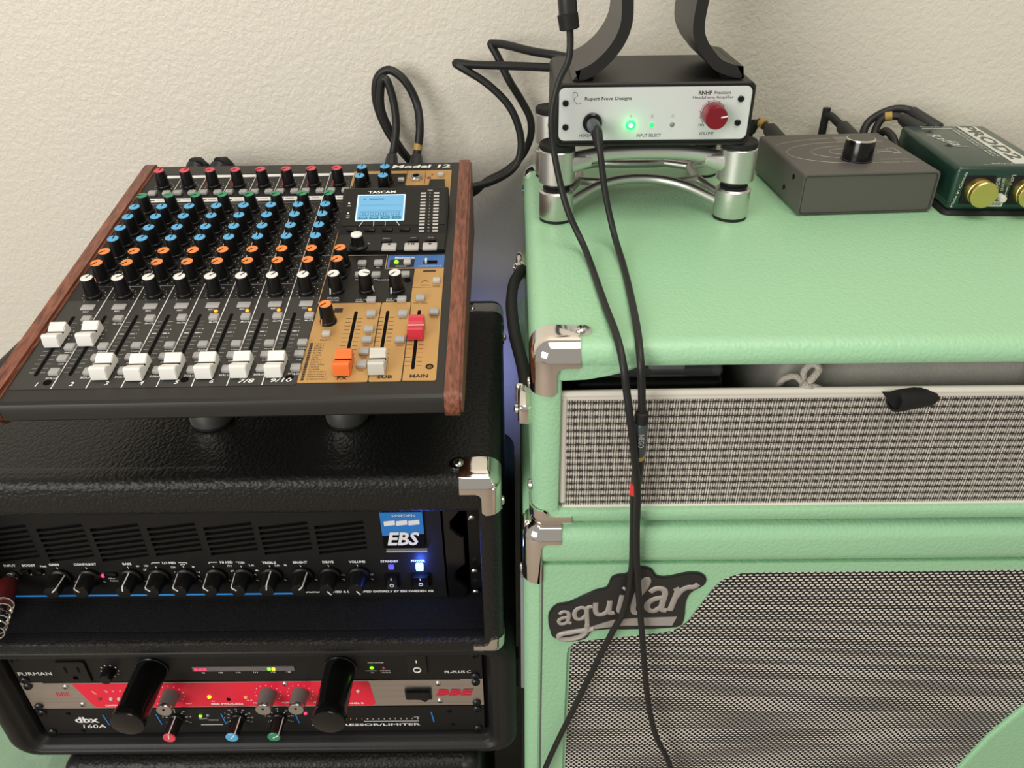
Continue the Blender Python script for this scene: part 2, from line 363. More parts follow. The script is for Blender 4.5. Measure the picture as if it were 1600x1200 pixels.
def shell(mb, x0, x1, z0, z1, y0, y1, tx, tz, r, rf, mi=0, prof=None, back=True, ri=3):
    """open-fronted case: a rounded tube of boards along y, rolled front edge, closed back"""
    if prof is None:
        prof = [(0, y1), (0, y0 + rf)]
        for k in range(1, 6): a = R(90 * k / 5); prof.append((rf * (1 - math.cos(a)), y0 + rf * (1 - math.sin(a))))
        rb = min(3, rf)
        prof += [(tx - rb, y0), (tx - 0.3 * rb, y0 + 0.3 * rb), (tx, y0 + rb), (tx, y1 - 8)]
    rings = []
    for ins, y in prof:
        f = ins / tx
        rr = r + (ri - r) * f
        rings.append([(x, y, z) for x, z in rrect(x0 + ins, x1 - ins, z0 + f * tz, z1 - f * tz, max(rr, 0.6))])
    mb.loops(rings, mi, cap_end=True, cap_start=back)
    return mb
# ------------------------------------------------------------------ the room
def struct(o): o['kind'] = 'structure'; return o
WALL = 905
b = MB(); b.box(-2600, 2600, WALL, WALL + 120, -H0, 1200); struct(b.build('wall_back', 'wall_paint', loc=(0, 0, H0)))
b = MB(); b.box(-2600, 2600, -2600, WALL + 120, -H0 - 60, -H0); struct(b.build('floor', 'floor_carpet', loc=(0, 0, H0)))
# ------------------------------------------------------------------ shared little parts
def screw_mesh(r, h, mats=('steel_screw', 'void_black')):
    m_ = MB(); m_.lathe([(r, 0), (r * 0.98, h * 0.45), (r * 0.7, h * 0.85), (r * 0.3, h)], 14)
    m_.box(-r * 0.55, r * 0.55, -r * 0.13, r * 0.13, h * 0.7, h * 1.02, 1); m_.box(-r * 0.13, r * 0.13, -r * 0.55, r * 0.55, h * 0.7, h * 1.02, 1)
    return m_.mesh('screw', list(mats))
SCREW3 = screw_mesh(3.4, 2.0); SCREW4 = screw_mesh(4.2, 2.4); SCREW_B = screw_mesh(4.6, 3.4, ('black_screw', 'void_black')); SCREW_S = screw_mesh(3.0, 1.8); SCREW_K = screw_mesh(2.4, 1.2, ('void_black', 'black_screw'))
MF = FRONT.copy()
def fr(x, y, z, rot=0): return T(x / 1000, y / 1000, z / 1000) @ FRONT @ RZ(rot)
def isostand(name, label, cat, loc, dx, dy, hgt, rf=15.5, group=None, rz=0):
    """two-tier isolation stand: four feet, necks, posts and the two cast frames"""
    t = thing(name, label, cat, loc, rz, group)
    lo = hgt * 0.40
    foot = MB(); foot.lathe([(rf - 1.5, 0), (rf - 0.6, 0.4), (rf - 0.5, 3)], 28, 1); foot.lathe([(rf - 0.4, 3), (rf, 3.6), (rf, lo - 1.5), (rf - 1.5, lo)], 28, 0)
    foot = foot.mesh('foot', ['satin_aluminium', 'rubber_black'])
    neck = MB(); neck.lathe([(rf - 4, lo), (rf - 3, lo + 2), (rf - 5, lo + 3), (rf - 4.6, lo + 5), (rf - 2.6, lo + 6.5)], 24); neck = neck.mesh('isolator', ['rubber_black'])
    post = MB(); post.lathe([(rf - 1.2, lo + 6.5), (rf + 0.6, lo + 8), (rf + 0.6, hgt - 7), (rf - 0.4, hgt - 6)], 28); post = post.mesh('post', ['satin_aluminium'])
    pad = MB(); pad.lathe([(rf - 0.2, hgt - 6), (rf + 0.3, hgt - 5), (rf + 0.3, hgt - 1.2), (rf - 1, hgt), (rf - 4, hgt - 0.8)], 28); pad = pad.mesh('rubber_pad', ['rubber_black'])
    C4 = [(-dx / 2, -dy / 2), (dx / 2, -dy / 2), (-dx / 2, dy / 2), (dx / 2, dy / 2)]
    for x, y in C4:
        inst('foot', foot, t, (x, y, 0)); inst('isolator', neck, t, (x, y, 0))
        p = inst('post', post, t, (x, y, 0)); inst('rubber_pad', pad, p)
    up_ = MB(); z = hgt * 0.78
    for s in (-1, 1):
        pts = [(-dx / 2 + rf * 0.5, s * dy / 2, z - 3), (-dx / 2 + rf + 6, s * dy / 2, z + 1), (-dx / 6, s * (dy / 2 - 3), z + 4.5), (dx / 6, s * (dy / 2 - 3), z + 4.5), (dx / 2 - rf - 6, s * dy / 2, z + 1), (dx / 2 - rf * 0.5, s * dy / 2, z - 3)]
        up_.tube(pts, 6.4, 12)
        for k in (0, 5):
            q = pts[k]; d = 1 if k == 0 else -1
            up_.tube([(q[0], q[1], q[2] - 1), (q[0] + d * 22, q[1], q[2] + 3)], (10.5, 6.6), 12, smooth=1)
    for s in (-1, 1): up_.tube([(s * dx / 2, -dy / 2, z), (s * (dx / 2 - 4), 0, z + 3), (s * dx / 2, dy / 2, z)], 5.5, 12)
    up_.build('upper_frame', 'satin_aluminium', t)
    lw = MB(); z = lo * 0.62
    for s in (-1, 1):
        lw.tube([(-dx / 2 + rf * 0.6, s * dy / 2, z - 4), (-dx * 0.27, s * dy * 0.30, z + 3), (-dx * 0.1, s * dy * 0.20, z + 6), (dx * 0.1, s * dy * 0.20, z + 6), (dx * 0.27, s * dy * 0.30, z + 3), (dx / 2 - rf * 0.6, s * dy / 2, z - 4)], 4.6, 10)
        lw.tube([(s * (dx / 2), -dy / 2 + rf * 0.6, z - 4), (s * dx * 0.36, -dy * 0.16, z + 4), (s * dx * 0.36, dy * 0.16, z + 4), (s * (dx / 2), dy / 2 - rf * 0.6, z - 4)], 4.2, 10)
        lw.tube([(s * dx * 0.36, -dy * 0.16, z + 4), (s * dx * 0.2, -dy * 0.24, z + 5)], 4, 10); lw.tube([(s * dx * 0.36, dy * 0.16, z + 4), (s * dx * 0.2, dy * 0.24, z + 5)], 4, 10)
    lw.build('lower_frame', 'satin_aluminium', t)
    return t
def corner_guard(parent, x, y, z, sx, sz, le=33, ve=38, wd=15, t=1.6, r=11, flap=True, sy=1, bl=28):
    """chrome cabinet corner wrapped round the point (x, y, z); a runs inward along x, b back along y, c along z"""
    bm = bmesh.new()
    def P3(a, b_, c): return bm.verts.new((x + sx * a, y + sy * b_, z + sz * c))
    def face(pts): bm.faces.new([P3(*p) for p in pts])
    def arcpts(n=6): return [(r - (r + t) * math.sin(R(90 * k / n)), r - (r + t) * math.cos(R(90 * k / n))) for k in range(n + 1)]
    A_ = arcpts()      # from (r, -t) to (-t, r)
    k0 = 5
    face([(r, -t, r), (le, -t, r), (le, -t, wd), (wd + k0, -t, wd), (wd + 1.5, -t, wd + 1.5), (wd, -t, wd + k0), (wd, -t, ve - 3), (wd - 3, -t, ve), (r, -t, ve)])
    for (p, q), (p2, q2) in zip(A_, A_[1:]):
        face([(r, p, q), (le, p, q), (le, p2, q2), (r, p2, q2)])           # front / top edge
        face([(p, q, r), (p2, q2, r), (p2, q2, ve), (p, q, ve)])           # front / side edge
        face([(p, r, q), (p2, r, q2), (p2, bl, q2), (p, bl, q)])           # top / side edge
    n = 6
    for i in range(n):                                                     # rounded corner
        for j in range(n):
            def s_(i, j):
                u, v = R(90 * i / n), R(90 * j / n); q = r + t
                return (r - q * math.cos(u) * math.cos(v), r - q * math.sin(u) * math.cos(v), r - q * math.sin(v))
            pts = [s_(i, j), s_(i + 1, j), s_(i + 1, j + 1), s_(i, j + 1)]
            if j == n - 1: pts = pts[:3]
            face(pts)
    if flap:
        fl = [(r, r), (le, r), (le, r + 1.5)]
        for k in range(7): a = R(-70 + 32 * k); fl.append((le + 1 + 8 * math.cos(a), 20 + 8 * math.sin(a)))
        fl += [(wd + 4, bl), (r, bl)]
        face([(a, b_, -t) for a, b_ in fl])
        sd = [(r, r), (r, ve - 3)]
        for k in range(7): a = R(160 - 32 * k); sd.append((18 + 8 * math.cos(a), ve + 0 + 8 * math.sin(a)))
        sd += [(bl, wd + 4), (bl, r)]
        face([(-t, b_, c) for b_, c in sd])
    else:
        face([(r, r, -t), (le, r, -t), (le, r + 4, -t), (r + 4, bl, -t), (r, bl, -t)]); face([(-t, r, r), (-t, r, ve), (-t, r + 4, ve), (-t, bl, r + 4), (-t, bl, r)])
    bmesh.ops.remove_doubles(bm, verts=bm.verts[:], dist=0.01)
    bmesh.ops.recalc_face_normals(bm, faces=bm.faces[:])
    bmesh.ops.solidify(bm, geom=bm.faces[:], thickness=t)
    bm.verts.index_update()
    g = MB(); g.add([v.co[:] for v in bm.verts], [tuple(v.index for v in f.verts) for f in bm.faces]); bm.free()
    o = g.build('corner_guard', 'chrome', parent, label='polished chrome corner guard', sharp=50)
    if flap:
        inst('screw', SCREW4, o, (x + sx * (le + 1), y + sy * 20, z - sz * t), rot=RX(0 if sz < 0 else 180))
        inst('screw', SCREW4, o, (x - sx * t, y + sy * 18, z + sz * ve), rot=RY(-90 * sx))
    return o
# ------------------------------------------------------------------ mixing console
MZ = -337.0; SL = 8.95
mixer = thing('mixing_console', 'black twelve-channel mixing console with wooden sides and rows of coloured knobs', 'mixer', (-380.83, 469.8, MZ), 0.863)
PM = T(0, 0, 25.7) @ RX(SL)
def pm(u, v, h, rot=0): return T(0, 0, 0.0257) @ RX(SL) @ T(u / 1000, v / 1000, h / 1000) @ RZ(rot)
XZ = Matrix(((0, 0, 1, 0), (1, 0, 0, 0), (0, 1, 0, 0), (0, 0, 0, 1)))    # polygon (y, z) extruded along x
b = MB(); b.prism([(2, 5), (-5.5, 11), (-6.2, 20), (-5, 23.4), (-2.5, 25.2), (340, 79.2), (356, 81.5), (357.5, 78), (357.5, 0), (20, 0)], 12.8, 330.2, 0, XZ)
b.build('chassis', 'mixer_chassis', mixer, sharp=25)
for x0 in (0, 330.2):
    b = MB(); b.prism([(0, 4), (-8, 11), (-9.2, 16), (-8.4, 23), (-5, 27), (-1, 28.2), (352, 84.2), (358, 83.5), (360.5, 80), (360.5, 0), (20, 0)], x0, x0 + 12.8, 0, XZ, 2.2)
    b.build('side_panel', 'mahogany', mixer, label='reddish brown wooden end cheek')
# plates on the sloping top
b = MB()
b.prism(rrect(14.5, 222, 9.6, 119, 1.5), -0.5, 0.35, 0, PM); b.build('fader_plate', 'mixer_grey', mixer)
b = MB()
b.prism(rrect(14.5, 222, 119.2, 342, 1.5), -0.5, 0.35, 0, PM); b.prism(rrect(222.2, 297, 109.5, 186, 1.0), -0.5, 0.36, 0, PM)
b.prism(rrect(224, 276.5, 296, 335, 1.0), -0.4, 0.75, 0, PM); b.build('control_plate', 'mixer_dark', mixer)
def gold(poly, label=None):
    g = MB(); g.prism(poly, -0.5, 0.5, 0, PM); return g.build('gold_plate', 'panel_gold', mixer, label=label)
gold([(223, 11.3), (273, 11.3), (273.6, 12), (273.6, 109), (222.6, 109), (222.4, 12)], 'gold plate of the effects return strip')
gold(rrect(274.4, 298, 11.3, 109, 1.6), 'gold plate of the sub strip')
gold([(299, 11.8), (322.6, 11.3), (323.6, 12.5), (322.8, 158), (297.6, 158), (297.6, 109.5), (298.6, 109)], 'gold plate of the main strip')
gold([(221.5, 341.6), (322.6, 341.6), (322.6, 286), (318.6, 286), (317, 310), (221.5, 310)], 'gold plate behind the display')
b = MB(); b.prism(rrect(272.8, 322.6, 159.3, 179.8, 1), -0.5, 0.55, 0, PM); b.build('bluetooth_plate', 'panel_blue', mixer)
b = MB(); b.prism(rrect(275, 296.5, 160.5, 172.5, 0.6), -0.4, 0.75, 0, PM); b.build('bluetooth_inset', 'mixer_dark', mixer)
# printed lines and lettering
pr = MB()
for k in range(7):
    u = 45.1 + 25.38 * k
    pr.line(u, 9.6, u, 117, 0.75, 0.55, 0, PM); pr.line(u, 117, u, 341, 0.55, 0.55, 0, PM)
for k in range(8):
    u0 = 20.0 + 25.38 * k
    pr.box(u0 + 9.5, u0 + 24.4, 333.2, 338.6, 0.3, 0.55, 0, PM)
    pr.box(u0 + 7, u0 + 24.8, 283, 290.5, 0.3, 0.55, 0, PM); pr.line(u0 + 7.6, 286.4, u0 + 12.5, 286.4, 1.7, 0.7, 1, PM); pr.line(u0 + 14, 287, u0 + 22, 287, 0.6, 0.7, 1, PM)
    for v in (278.5, 181.5, 161.5, 138.5): pr.line(u0 + 3, v, u0 + 23.5, v, 0.4, 0.5, 2, PM)
    for v in (314.8, 264, 242.4, 224.4, 205, 186.6, 166, 148, 125.8):      # scale dots round each knob
        for a in range(-140, 141, 28):
            ca = R(90 - a); pr.box(u0 + 13 + 9 * math.cos(ca) - 0.28, u0 + 13 + 9 * math.cos(ca) + 0.28, v + 9 * math.sin(ca) - 0.28, v + 9 * math.sin(ca) + 0.28, 0.3, 0.5, 0, PM)
    pr.text('REC', u0 + 14.6, 103.2, 0.55, 1.9, 0, PM, bold=0.01); pr.text('MUTE', u0 + 20.8, 86.2, 0.55, 1.9, 0, PM, bold=0.01)
    pr.text('MAIN', u0 + 21.3, 51.2, 0.55, 1.7, 0, PM); pr.text('SUB', u0 + 21.3, 37.6, 0.55, 1.7, 0, PM); pr.text('SOLO', u0 + 20.6, 21.4, 0.55, 2.1, 0, PM, w=8.2, bold=0.015)
    for j in range(13):                                              # fader scale
        v = 28 + j * 5.0; wd = 0.75 if j in (9,) else 0.35
        for a, c in ((-6.0, -2.4), (2.4, 6.0)):
            pr.line(u0 + 7.6 + a, v, u0 + 7.6 + c, v, wd, 0.5, 0 if wd > 0.5 else 2, PM)
    for v in (68, 73, 78): pr.box(u0 + 14.6, u0 + 15.2, v - 0.4, v + 0.4, 0.3, 0.5, 0, PM)
for k, s_ in enumerate(('1', '2', '3', '4', '5', '6', '7/8', '9/10')):
    pr.text(s_, 32.9 + 25.38 * k, 14.6, 0.6, 4.4, 0, PM, w=None if len(s_) == 1 else (11.5 if s_ == '7/8' else 15.5), shear=0.14, bold=0.02)
MB().text('Model 12', 290.4, 350.6, 0.7, 7.4, 0, PM, w=61, shear=0.12, bold=0.035).build('model_lettering', 'print_white', mixer)
pr.text('PFL/AFL', 233.5, 116.3, 0.6, 1.9, 0, PM, w=10); pr.text('MASTER', 233.5, 113, 0.6, 1.9, 0, PM, w=10)
for u in (258, 283): pr.text('AUX 1/2', u - 1.2, 113.4, 0.6, 1.5, 0, PM, w=9); pr.text('MAIN', u - 2.5, 110.8, 0.6, 1.5, 0, PM, w=6)
pr.text('PHONES', 273, 141.5, 0.6, 1.7, 0, PM, w=11)
for u in (251.3, 265.5):
    pr.text('MUTE' if u < 260 else 'AFL', u, 160.6, 0.6, 1.7, 0, PM); pr.text('MUTE' if u < 260 else 'AFL', u, 142.6, 0.6, 1.7, 0, PM)
pr.text('Bluetooth', 287.5, 175.6, 0.7, 3.0, 0, PM, w=17, bold=0.02); pr.text('PAIRING', 285.5, 161.8, 0.9, 1.5, 0, PM, w=9)
pr.text('PHONES MAIN SUB', 310.5, 161.6, 0.7, 1.5, 0, PM, w=20)
pr.build('panel_print', ['print_white', 'print_dark', 'print_grey'], mixer, label='white printed scales and lettering')['kind'] = 'stuff'
gp = MB()
gp.line(222.2, 109, 222.2, 341, 0.6, 0.6, 0, PM); gp.line(222.2, 180.5, 271.8, 180.5, 0.6, 0.6, 0, PM); gp.line(271.8, 158.6, 271.8, 180.5, 0.6, 0.6, 0, PM); gp.line(271.8, 158.6, 323, 158.6, 0.6, 0.6, 0, PM)
gp.build('panel_line', 'line_gold', mixer)
dk = MB()
dk.text('FX', 254.9, 15.6, 0.65, 3.7, 0, PM, w=7.6, bold=0.03); dk.text('SUB', 285.8, 16.1, 0.65, 3.7, 0, PM, w=11.2, bold=0.03); dk.text('MAIN', 310.8, 16.4, 0.65, 3.7, 0, PM, w=13.4, bold=0.03)
for k, s_ in enumerate(('HALL 1', 'HALL 2', 'ROOM 1', 'ROOM 2', 'PLATE', 'STUDIO', 'LIVE', 'DELAY 1', 'DELAY 2', 'PING PONG', 'CHORUS', 'FLANGER', 'DELAY+HALL 1', 'DELAY+HALL 2', 'CHORUS+HALL 1', 'CHORUS+HALL 2')):
    v = 56.2 - 2.75 * k
    dk.box(224.6, 226.8, v - 1.1, v + 1.1, 0.3, 0.65, 0, PM); dk.text(s_, 228.6, v, 0.65, 1.5, 0, PM, align='l', w=1.15 * len(s_))
dk.text('SELECT', 235.6, 60.8, 0.65, 1.8, 0, PM, w=8.6)
lbk = MB().prism(rrect(236.5, 243.5, 96, 102, 0.5), 0.2, 0.65, 0, PM); lbk.build('label_block', 'print_dark', mixer)
for u, vs in ((254.8, range(13)), (280.3, range(13)), (305.7, range(13))):
    for j in vs:
        v = 28 + j * 5.0; wd = 0.9 if j == 9 else 0.35
        for a, c in ((-7, -2.4), (2.4, 6.2)): dk.line(u + a, v, u + c, v, wd, 0.62, 0, PM)
for u, v, s_ in ((267.7, 87.2, 'MUTE'), (268, 66.6, 'SUB'), (268.2, 53, 'MAIN'), (267.7, 38.6, 'SUB'), (267.7, 23.6, 'AFL'), (293.3, 86.4, 'MUTE'), (293.6, 52.4, 'MAIN'), (318, 87.2, 'MUTE'), (305.7, 107.2, 'POST MAIN'), (317.7, 132, 'START'), (317.7, 130, 'STOP'), (308, 132.6, 'TEMPO')):
    dk.text(s_, u, v, 0.65, 1.6, 0, PM)
lbk = MB().prism(rrect(305, 316, 152.6, 155.4, 0.6), 0.2, 0.65, 0, PM); lbk.build('label_block', 'print_dark', mixer); dk.line(297.6, 129.6, 322.8, 129.6, 0.35, 0.62, 0, PM); dk.line(273.9, 12, 273.9, 109, 0.5, 0.62, 0, PM)
dk.line(277, 310, 277, 341.5, 0.5, 0.62, 0, PM); dk.line(296, 312, 296, 341.5, 0.5, 0.62, 0, PM)
dk.tube([(305, 137, 0.6), (306.5, 139, 0.6), (309, 139, 0.6), (310.4, 137, 0.6)], 0.25, 5, 0, PM)
dk.build('gold_plate_print', 'print_dark', mixer)['kind'] = 'stuff'
# slots
for u in [27.6 + 25.38 * k for k in range(8)] + [254.8, 280.3, 305.7]:
    b = MB(); b.prism(rrect(u - 1.35, u + 1.35, 24, 97.3, 1.3, 3), -1, 0.62, 0, PM); b.build('fader_slot', 'void_black', mixer)
# knobs
kb = MB(); kb.lathe([(6.6, 0), (6.8, 1.8), (6.3, 2.8), (5.9, 3.0), (5.95, 5), (5.2, 17.0), (4.9, 17.8)], 22)
kb = kb.mesh('knob', ['plastic_black'])
capm = {}
for c in ('red', 'green', 'blue', 'orange', 'white'):
    k = MB(); k.lathe([(4.95, 17.3), (4.85, 18.0), (4.5, 18.3)], 22); k.box(-0.45, 0.45, -0.6, 4.6, 18.0, 18.5, 1)
    k.add([(-0.75, 6.0, 6), (0.75, 6.0, 6), (0.7, 7.0, 0.6), (-0.7, 7.0, 0.6), (-0.75, 5.6, 6), (0.75, 5.6, 6), (0.7, 6.6, 0.6), (-0.7, 6.6, 0.6)], [(0, 1, 2, 3), (7, 6, 5, 4), (0, 3, 7, 4), (1, 5, 6, 2), (0, 4, 5, 1), (2, 6, 7, 3)], 0)
    capm[c] = k.mesh('knob_cap', ['cap_' + c, 'void_black'])
def knob(u, v, c, a):
    o = inst('knob', kb, mixer, rot=pm(u, v, 0.35, -a)); inst('knob_cap', capm[c], o)
for k in range(8):
    u = 33.0 + 25.25 * k
    knob(u, 314.8, 'red', [15, 35, -118, -125, -118, -122, -125, -122][k])
    knob(u, 264, 'green', [-100, -100, -130, -135, -130, -135, -140, -138][k])
    for v, a in ((242.4, 12), (224.4, 8), (205, 14), (186.6, 10)): knob(u, v, 'blue', a + (k * 37 + int(v)) % 23 - 12)
    knob(u, 166, 'orange', -138); knob(u, 148, 'orange', -140 + (k % 3) * 4); knob(u, 125.8, 'white', [25, 50, 40, 30, 42, 35, 38, 28][k])
for u, v in ((234.8, 316.4), (257.8, 316.4), (234.7, 297.6), (257.7, 297.6)): knob(u, v, 'blue', 4)
knob(234.5, 166.2, 'orange', -138); knob(234.4, 148.4, 'orange', -138); knob(234.6, 126.4, 'white', -140); knob(259.8, 126.6, 'white', 110); knob(285, 126, 'white', -140); knob(234.5, 83.8, 'orange', -135)
# buttons
def button_mesh(wu, wv, h, m_):
    k = MB(); k.box(-wu / 2, wu / 2, -wv / 2, wv / 2, 0, h, 0, None, 0.9, 2); return k.mesh('button', [m_])
BT = button_mesh(7.6, 6.6, 3.4, 'button_grey'); BW = button_mesh(11.0, 7.2, 1.6, 'button_grey'); BL = button_mesh(6.4, 5.6, 3.4, 'button_light'); BK = button_mesh(9.6, 4.6, 2.2, 'plastic_black'); BTR = button_mesh(13, 10.5, 2.6, 'button_light')
def button(me, u, v, h=0.35): return inst('button', me, mixer, rot=pm(u, v, h))
for k in range(8):
    u0 = 20 + 25.38 * k
    button(BT, u0 + 6.6, 299); button(BT, u0 + 20.8, 298.6)
    button(BW, u0 + 14.8, 108.4); button(BT, u0 + 20.6, 91); button(BT, u0 + 21.4, 56); button(BT, u0 + 21.4, 42.4); button(BT, u0 + 21.6, 26.6)
for u, v in ((251.3, 165.6), (265.5, 165.8), (251.1, 147.7), (265.5, 147.4), (290.5, 147.4), (265.5, 111), (290.5, 111)): button(BT, u, v)
for u, v in ((267.7, 92.2), (268.1, 71.8), (268.3, 58.2), (267.7, 43.7), (267.7, 28.9), (293.2, 91.5), (293.7, 57.5), (318.1, 92.3), (305.7, 112.5)): button(BT, u, v, 0.5)
for u, v in ((235.6, 66.6), (317.7, 137.4), (312, 329), (272.2, 318.5), (290.6, 166)): button(BL, u, v, 0.5)
# LEDs and holes
LEDM = MB().lathe([(1.5, 0), (1.5, 0.6), (1.0, 1.3), (0.3, 1.6)], 12)
LA = LEDM.mesh('mute_light', ['led_amber']); LGm = LEDM.mesh('pairing_light', ['led_lime'])
for k in range(4): inst('mute_light', LA, mixer, rot=pm(20 + 25.38 * (k + 4) + 19.2, 102 - 1.2, 0.35))
inst('pairing_light', LGm, mixer, rot=pm(280.8, 168, 0.7) @ Matrix.Scale(1.35, 4))
HOLE = MB().lathe([(3.0, 0), (3.0, 0.25), (2.2, 0.3), (2.0, 0.1)], 16).mesh('panel_screw', ['void_black'])
for u, v in ((39.8, 16.6), (139.5, 17.2), (216, 17.8), (318, 26.8), (292.8, 140.6), (52, 321), (184, 321), (246, 311)): inst('panel_screw', HOLE, mixer, rot=pm(u, v, 0.4))
for u, v, r_ in ((300, 324.8, 2.3), (303, 332, 1.2)):
    b = MB(); b.lathe([(r_, 0), (r_, 0.35)], 14, 0, PM @ T(u, v, 0.4)); b.build('indicator', 'led_off', mixer)
b = MB(); b.lathe([(7.0, 0), (7.0, 1.6), (6.2, 2.4)], 6, 0, PM @ T(286.9, 323.8, 0.4)); b.lathe([(5.6, 2.2), (5.0, 3.6), (3.4, 3.7)], 20, 0, PM @ T(286.9, 323.8, 0.4)); b.lathe([(3.3, 3.2), (3.3, 3.8)], 18, 1, PM @ T(286.9, 323.8, 0.4))
b.build('jack_socket', ['knob_silver', 'void_black'], mixer, label='silver hexagon-nut jack socket')
b = MB(); b.prism(rrect(304.4, 316.5, 165.4, 170.4, 0.5), 0.3, 0.8, 0, PM); b.box(306, 307.6, 165.6, 170.6, 0.6, 3.2, 1, PM); b.build('slide_switch', ['void_black', 'print_white'], mixer)
# fader caps
prof = [(-11, 1.2), (-11, 4.5), (-9.6, 10.2), (-8.2, 11), (-6.2, 10.6), (-2.6, 8.4), (-0.9, 7.7), (-0.8, 7.2), (0.8, 7.2), (0.9, 7.7), (2.6, 8.3), (3.6, 9.3), (4.0, 8.9), (5.0, 9.9), (5.4, 9.5), (6.4, 10.4), (6.8, 10.1), (8, 10.9), (9.4, 10.4), (10.8, 5), (11, 1.2)]
fcm = {}
for c in ('white', 'cream', 'orange', 'red'):
    k = MB(); k.prism(prof, -6.1, 6.1, 0, XZ, 0.5); fcm[c] = k.mesh('fader_cap', ['fader_' + c])
lnm = {c: MB().box(-6.15, 6.15, -0.75, 0.75, 6.6, 7.4).mesh('centre_line', [m_]) for c, m_ in (('d', 'void_black'), ('w', 'print_white'))}
SH = Matrix.Scale(0.5, 4)
for u, v, c in [(27.8, 67, 'white'), (53.1, 68, 'white'), (78.4, 28, 'white'), (103.8, 26.6, 'white'), (129.2, 27, 'white'), (154.5, 27.2, 'white'), (179.9, 27.4, 'white'), (205.3, 27, 'white'), (254.8, 27.8, 'orange'), (280.2, 28, 'cream'), (305.7, 68.2, 'red')]:
    o = inst('fader_cap', fcm[c], mixer, rot=pm(u, v, 0.5)); inst('centre_line', lnm['w' if c == 'red' else 'd'], o)
    b = MB()
# display unit: a wedge tilted towards the player, above a lower key field
DP = PM @ T(0, 216, 3.4) @ RX(16)
dsp = MB()
dsp.prism([(207, 0), (210, 1.5), (269.5, 18.6), (271.5, 18.2), (272.5, 16), (272.5, 0)], 223.4, 323.2, 0, PM @ XZ, 0.8); dsp.prism(rrect(224.5, 322.6, 183, 212, 2.5), -0.3, 3.4, 0, PM, 0.8)
dsp.prism([(300, 272), (317, 272), (317, 312), (302, 312)], 0, 5.6, 0, PM)
dso = dsp.build('display_unit', ['plastic_black'], mixer)
gl = MB(); gl.prism(rrect(226, 321, 7.5, 54.5, 1.2), -0.6, 0.25, 0, DP, 0.1); gl.build('display_window', 'gloss_black', dso)
sc = MB(); sc.prism(rrect(237.6, 283.0, 13.0, 47.0, 0.8), 0, 0.45, 0, DP); sc.prism(rrect(239, 281.6, 14.4, 45.6, 0.5), 0.2, 0.55, 1, DP)
for k in range(8): sc.prism(rrect(241.4 + 4.8 * k, 244.8 + 4.8 * k, 19.6, 24, 0.4, 1), 0.4, 0.62, 2, DP); sc.prism(rrect(241.9 + 4.8 * k, 244.3 + 4.8 * k, 20.1, 23.5, 0.3, 1), 0.4, 0.66, 1, DP)
for k in range(4): sc.prism(rrect(240.4 + 10.4 * k, 248.8 + 10.4 * k, 15.2, 18.2, 0.3, 1), 0.4, 0.62, 2, DP); sc.line(242 + 10.4 * k, 16.7, 247.4 + 10.4 * k, 16.7, 0.9, 0.66, 1, DP)
sc.line(241, 25.2, 280, 25.2, 0.25, 0.62, 2, DP); sc.line(249, 41, 263, 41, 1.3, 0.62, 2, DP); sc.line(243.6, 41, 245.4, 41, 1.5, 0.62, 2, DP); sc.line(241, 33, 280, 33, 0.2, 0.62, 2, DP)
sc.build('screen', ['lcd_edge', 'lcd_glass', 'lcd_ink'], dso, label='lit pale blue screen')
for k in range(13):
    for u in (299.8, 312.2):
        b = MB(); v = 47.8 - 4.03 * k; b.box(u - 2.5, u + 2.5, v - 0.95, v + 0.95, 0, 0.5, 0, DP); b.build('meter_segment', 'button_light', dso)
MB().text('TASCAM', 260.2, 50.2, 0.45, 3.4, 0, DP, w=26, bold=0.03).build('maker_lettering', 'print_white', dso)
b = MB(); b.text('MAIN', 306, 51.6, 0.45, 1.3, 0, DP)
b.lathe([(1.0, 0), (1.0, 0.5)], 10, 0, DP @ T(230.3, 36.1, 0)); b.lathe([(1.0, 0), (1.0, 0.5)], 10, 0, DP @ T(230.6, 23.4, 0))
b.text('USB', 230.3, 32.8, 0.45, 1.4, 0, DP); b.text('PFL/', 230.8, 20, 0.45, 1.4, 0, DP); b.text('AFL', 230.8, 17.6, 0.45, 1.4, 0, DP)
for u0, u1 in ((244.9, 242.1), (255.2, 255.3), (265.7, 266), (276, 279.4)): b.line(u0, 12.4, u1, 6.8, 0.45, 0.45, 0, DP)
for k in range(13): b.text(str([10, 8, 6, 4, 2, 0, 2, 4, 7, 10, 20, 30, 40][k]), 306, 47.8 - 4.03 * k, 0.45, 1.2, 0, DP)
b.text('MENU', 269, 203.4, 3.6, 1.5, 0, PM, w=6); b.text('<<', 293.2, 203.8, 3.6, 1.5, 0, PM, w=5); b.text('>>', 309, 203.8, 3.6, 1.5, 0, PM, w=5); b.line(236, 194, 238, 196, 0.5, 3.6, 0, PM); b.line(253, 196.4, 255, 194.4, 0.5, 3.6, 0, PM)
b.build('display_print', 'print_white', dso)['kind'] = 'stuff'
DPm = T(0, 0, 0.0257) @ RX(SL) @ T(0, 0.216, 0.0034) @ RX(16)
for u in (235.8, 252.2, 268.4, 284.4): inst('button', BK, mixer, rot=DPm @ T(u / 1000, 0.0022, -0.0004))
for u, v in ((269.1, 199), (293.2, 199.4), (309.1, 199.3)): button(BK, u, v, 2.9)
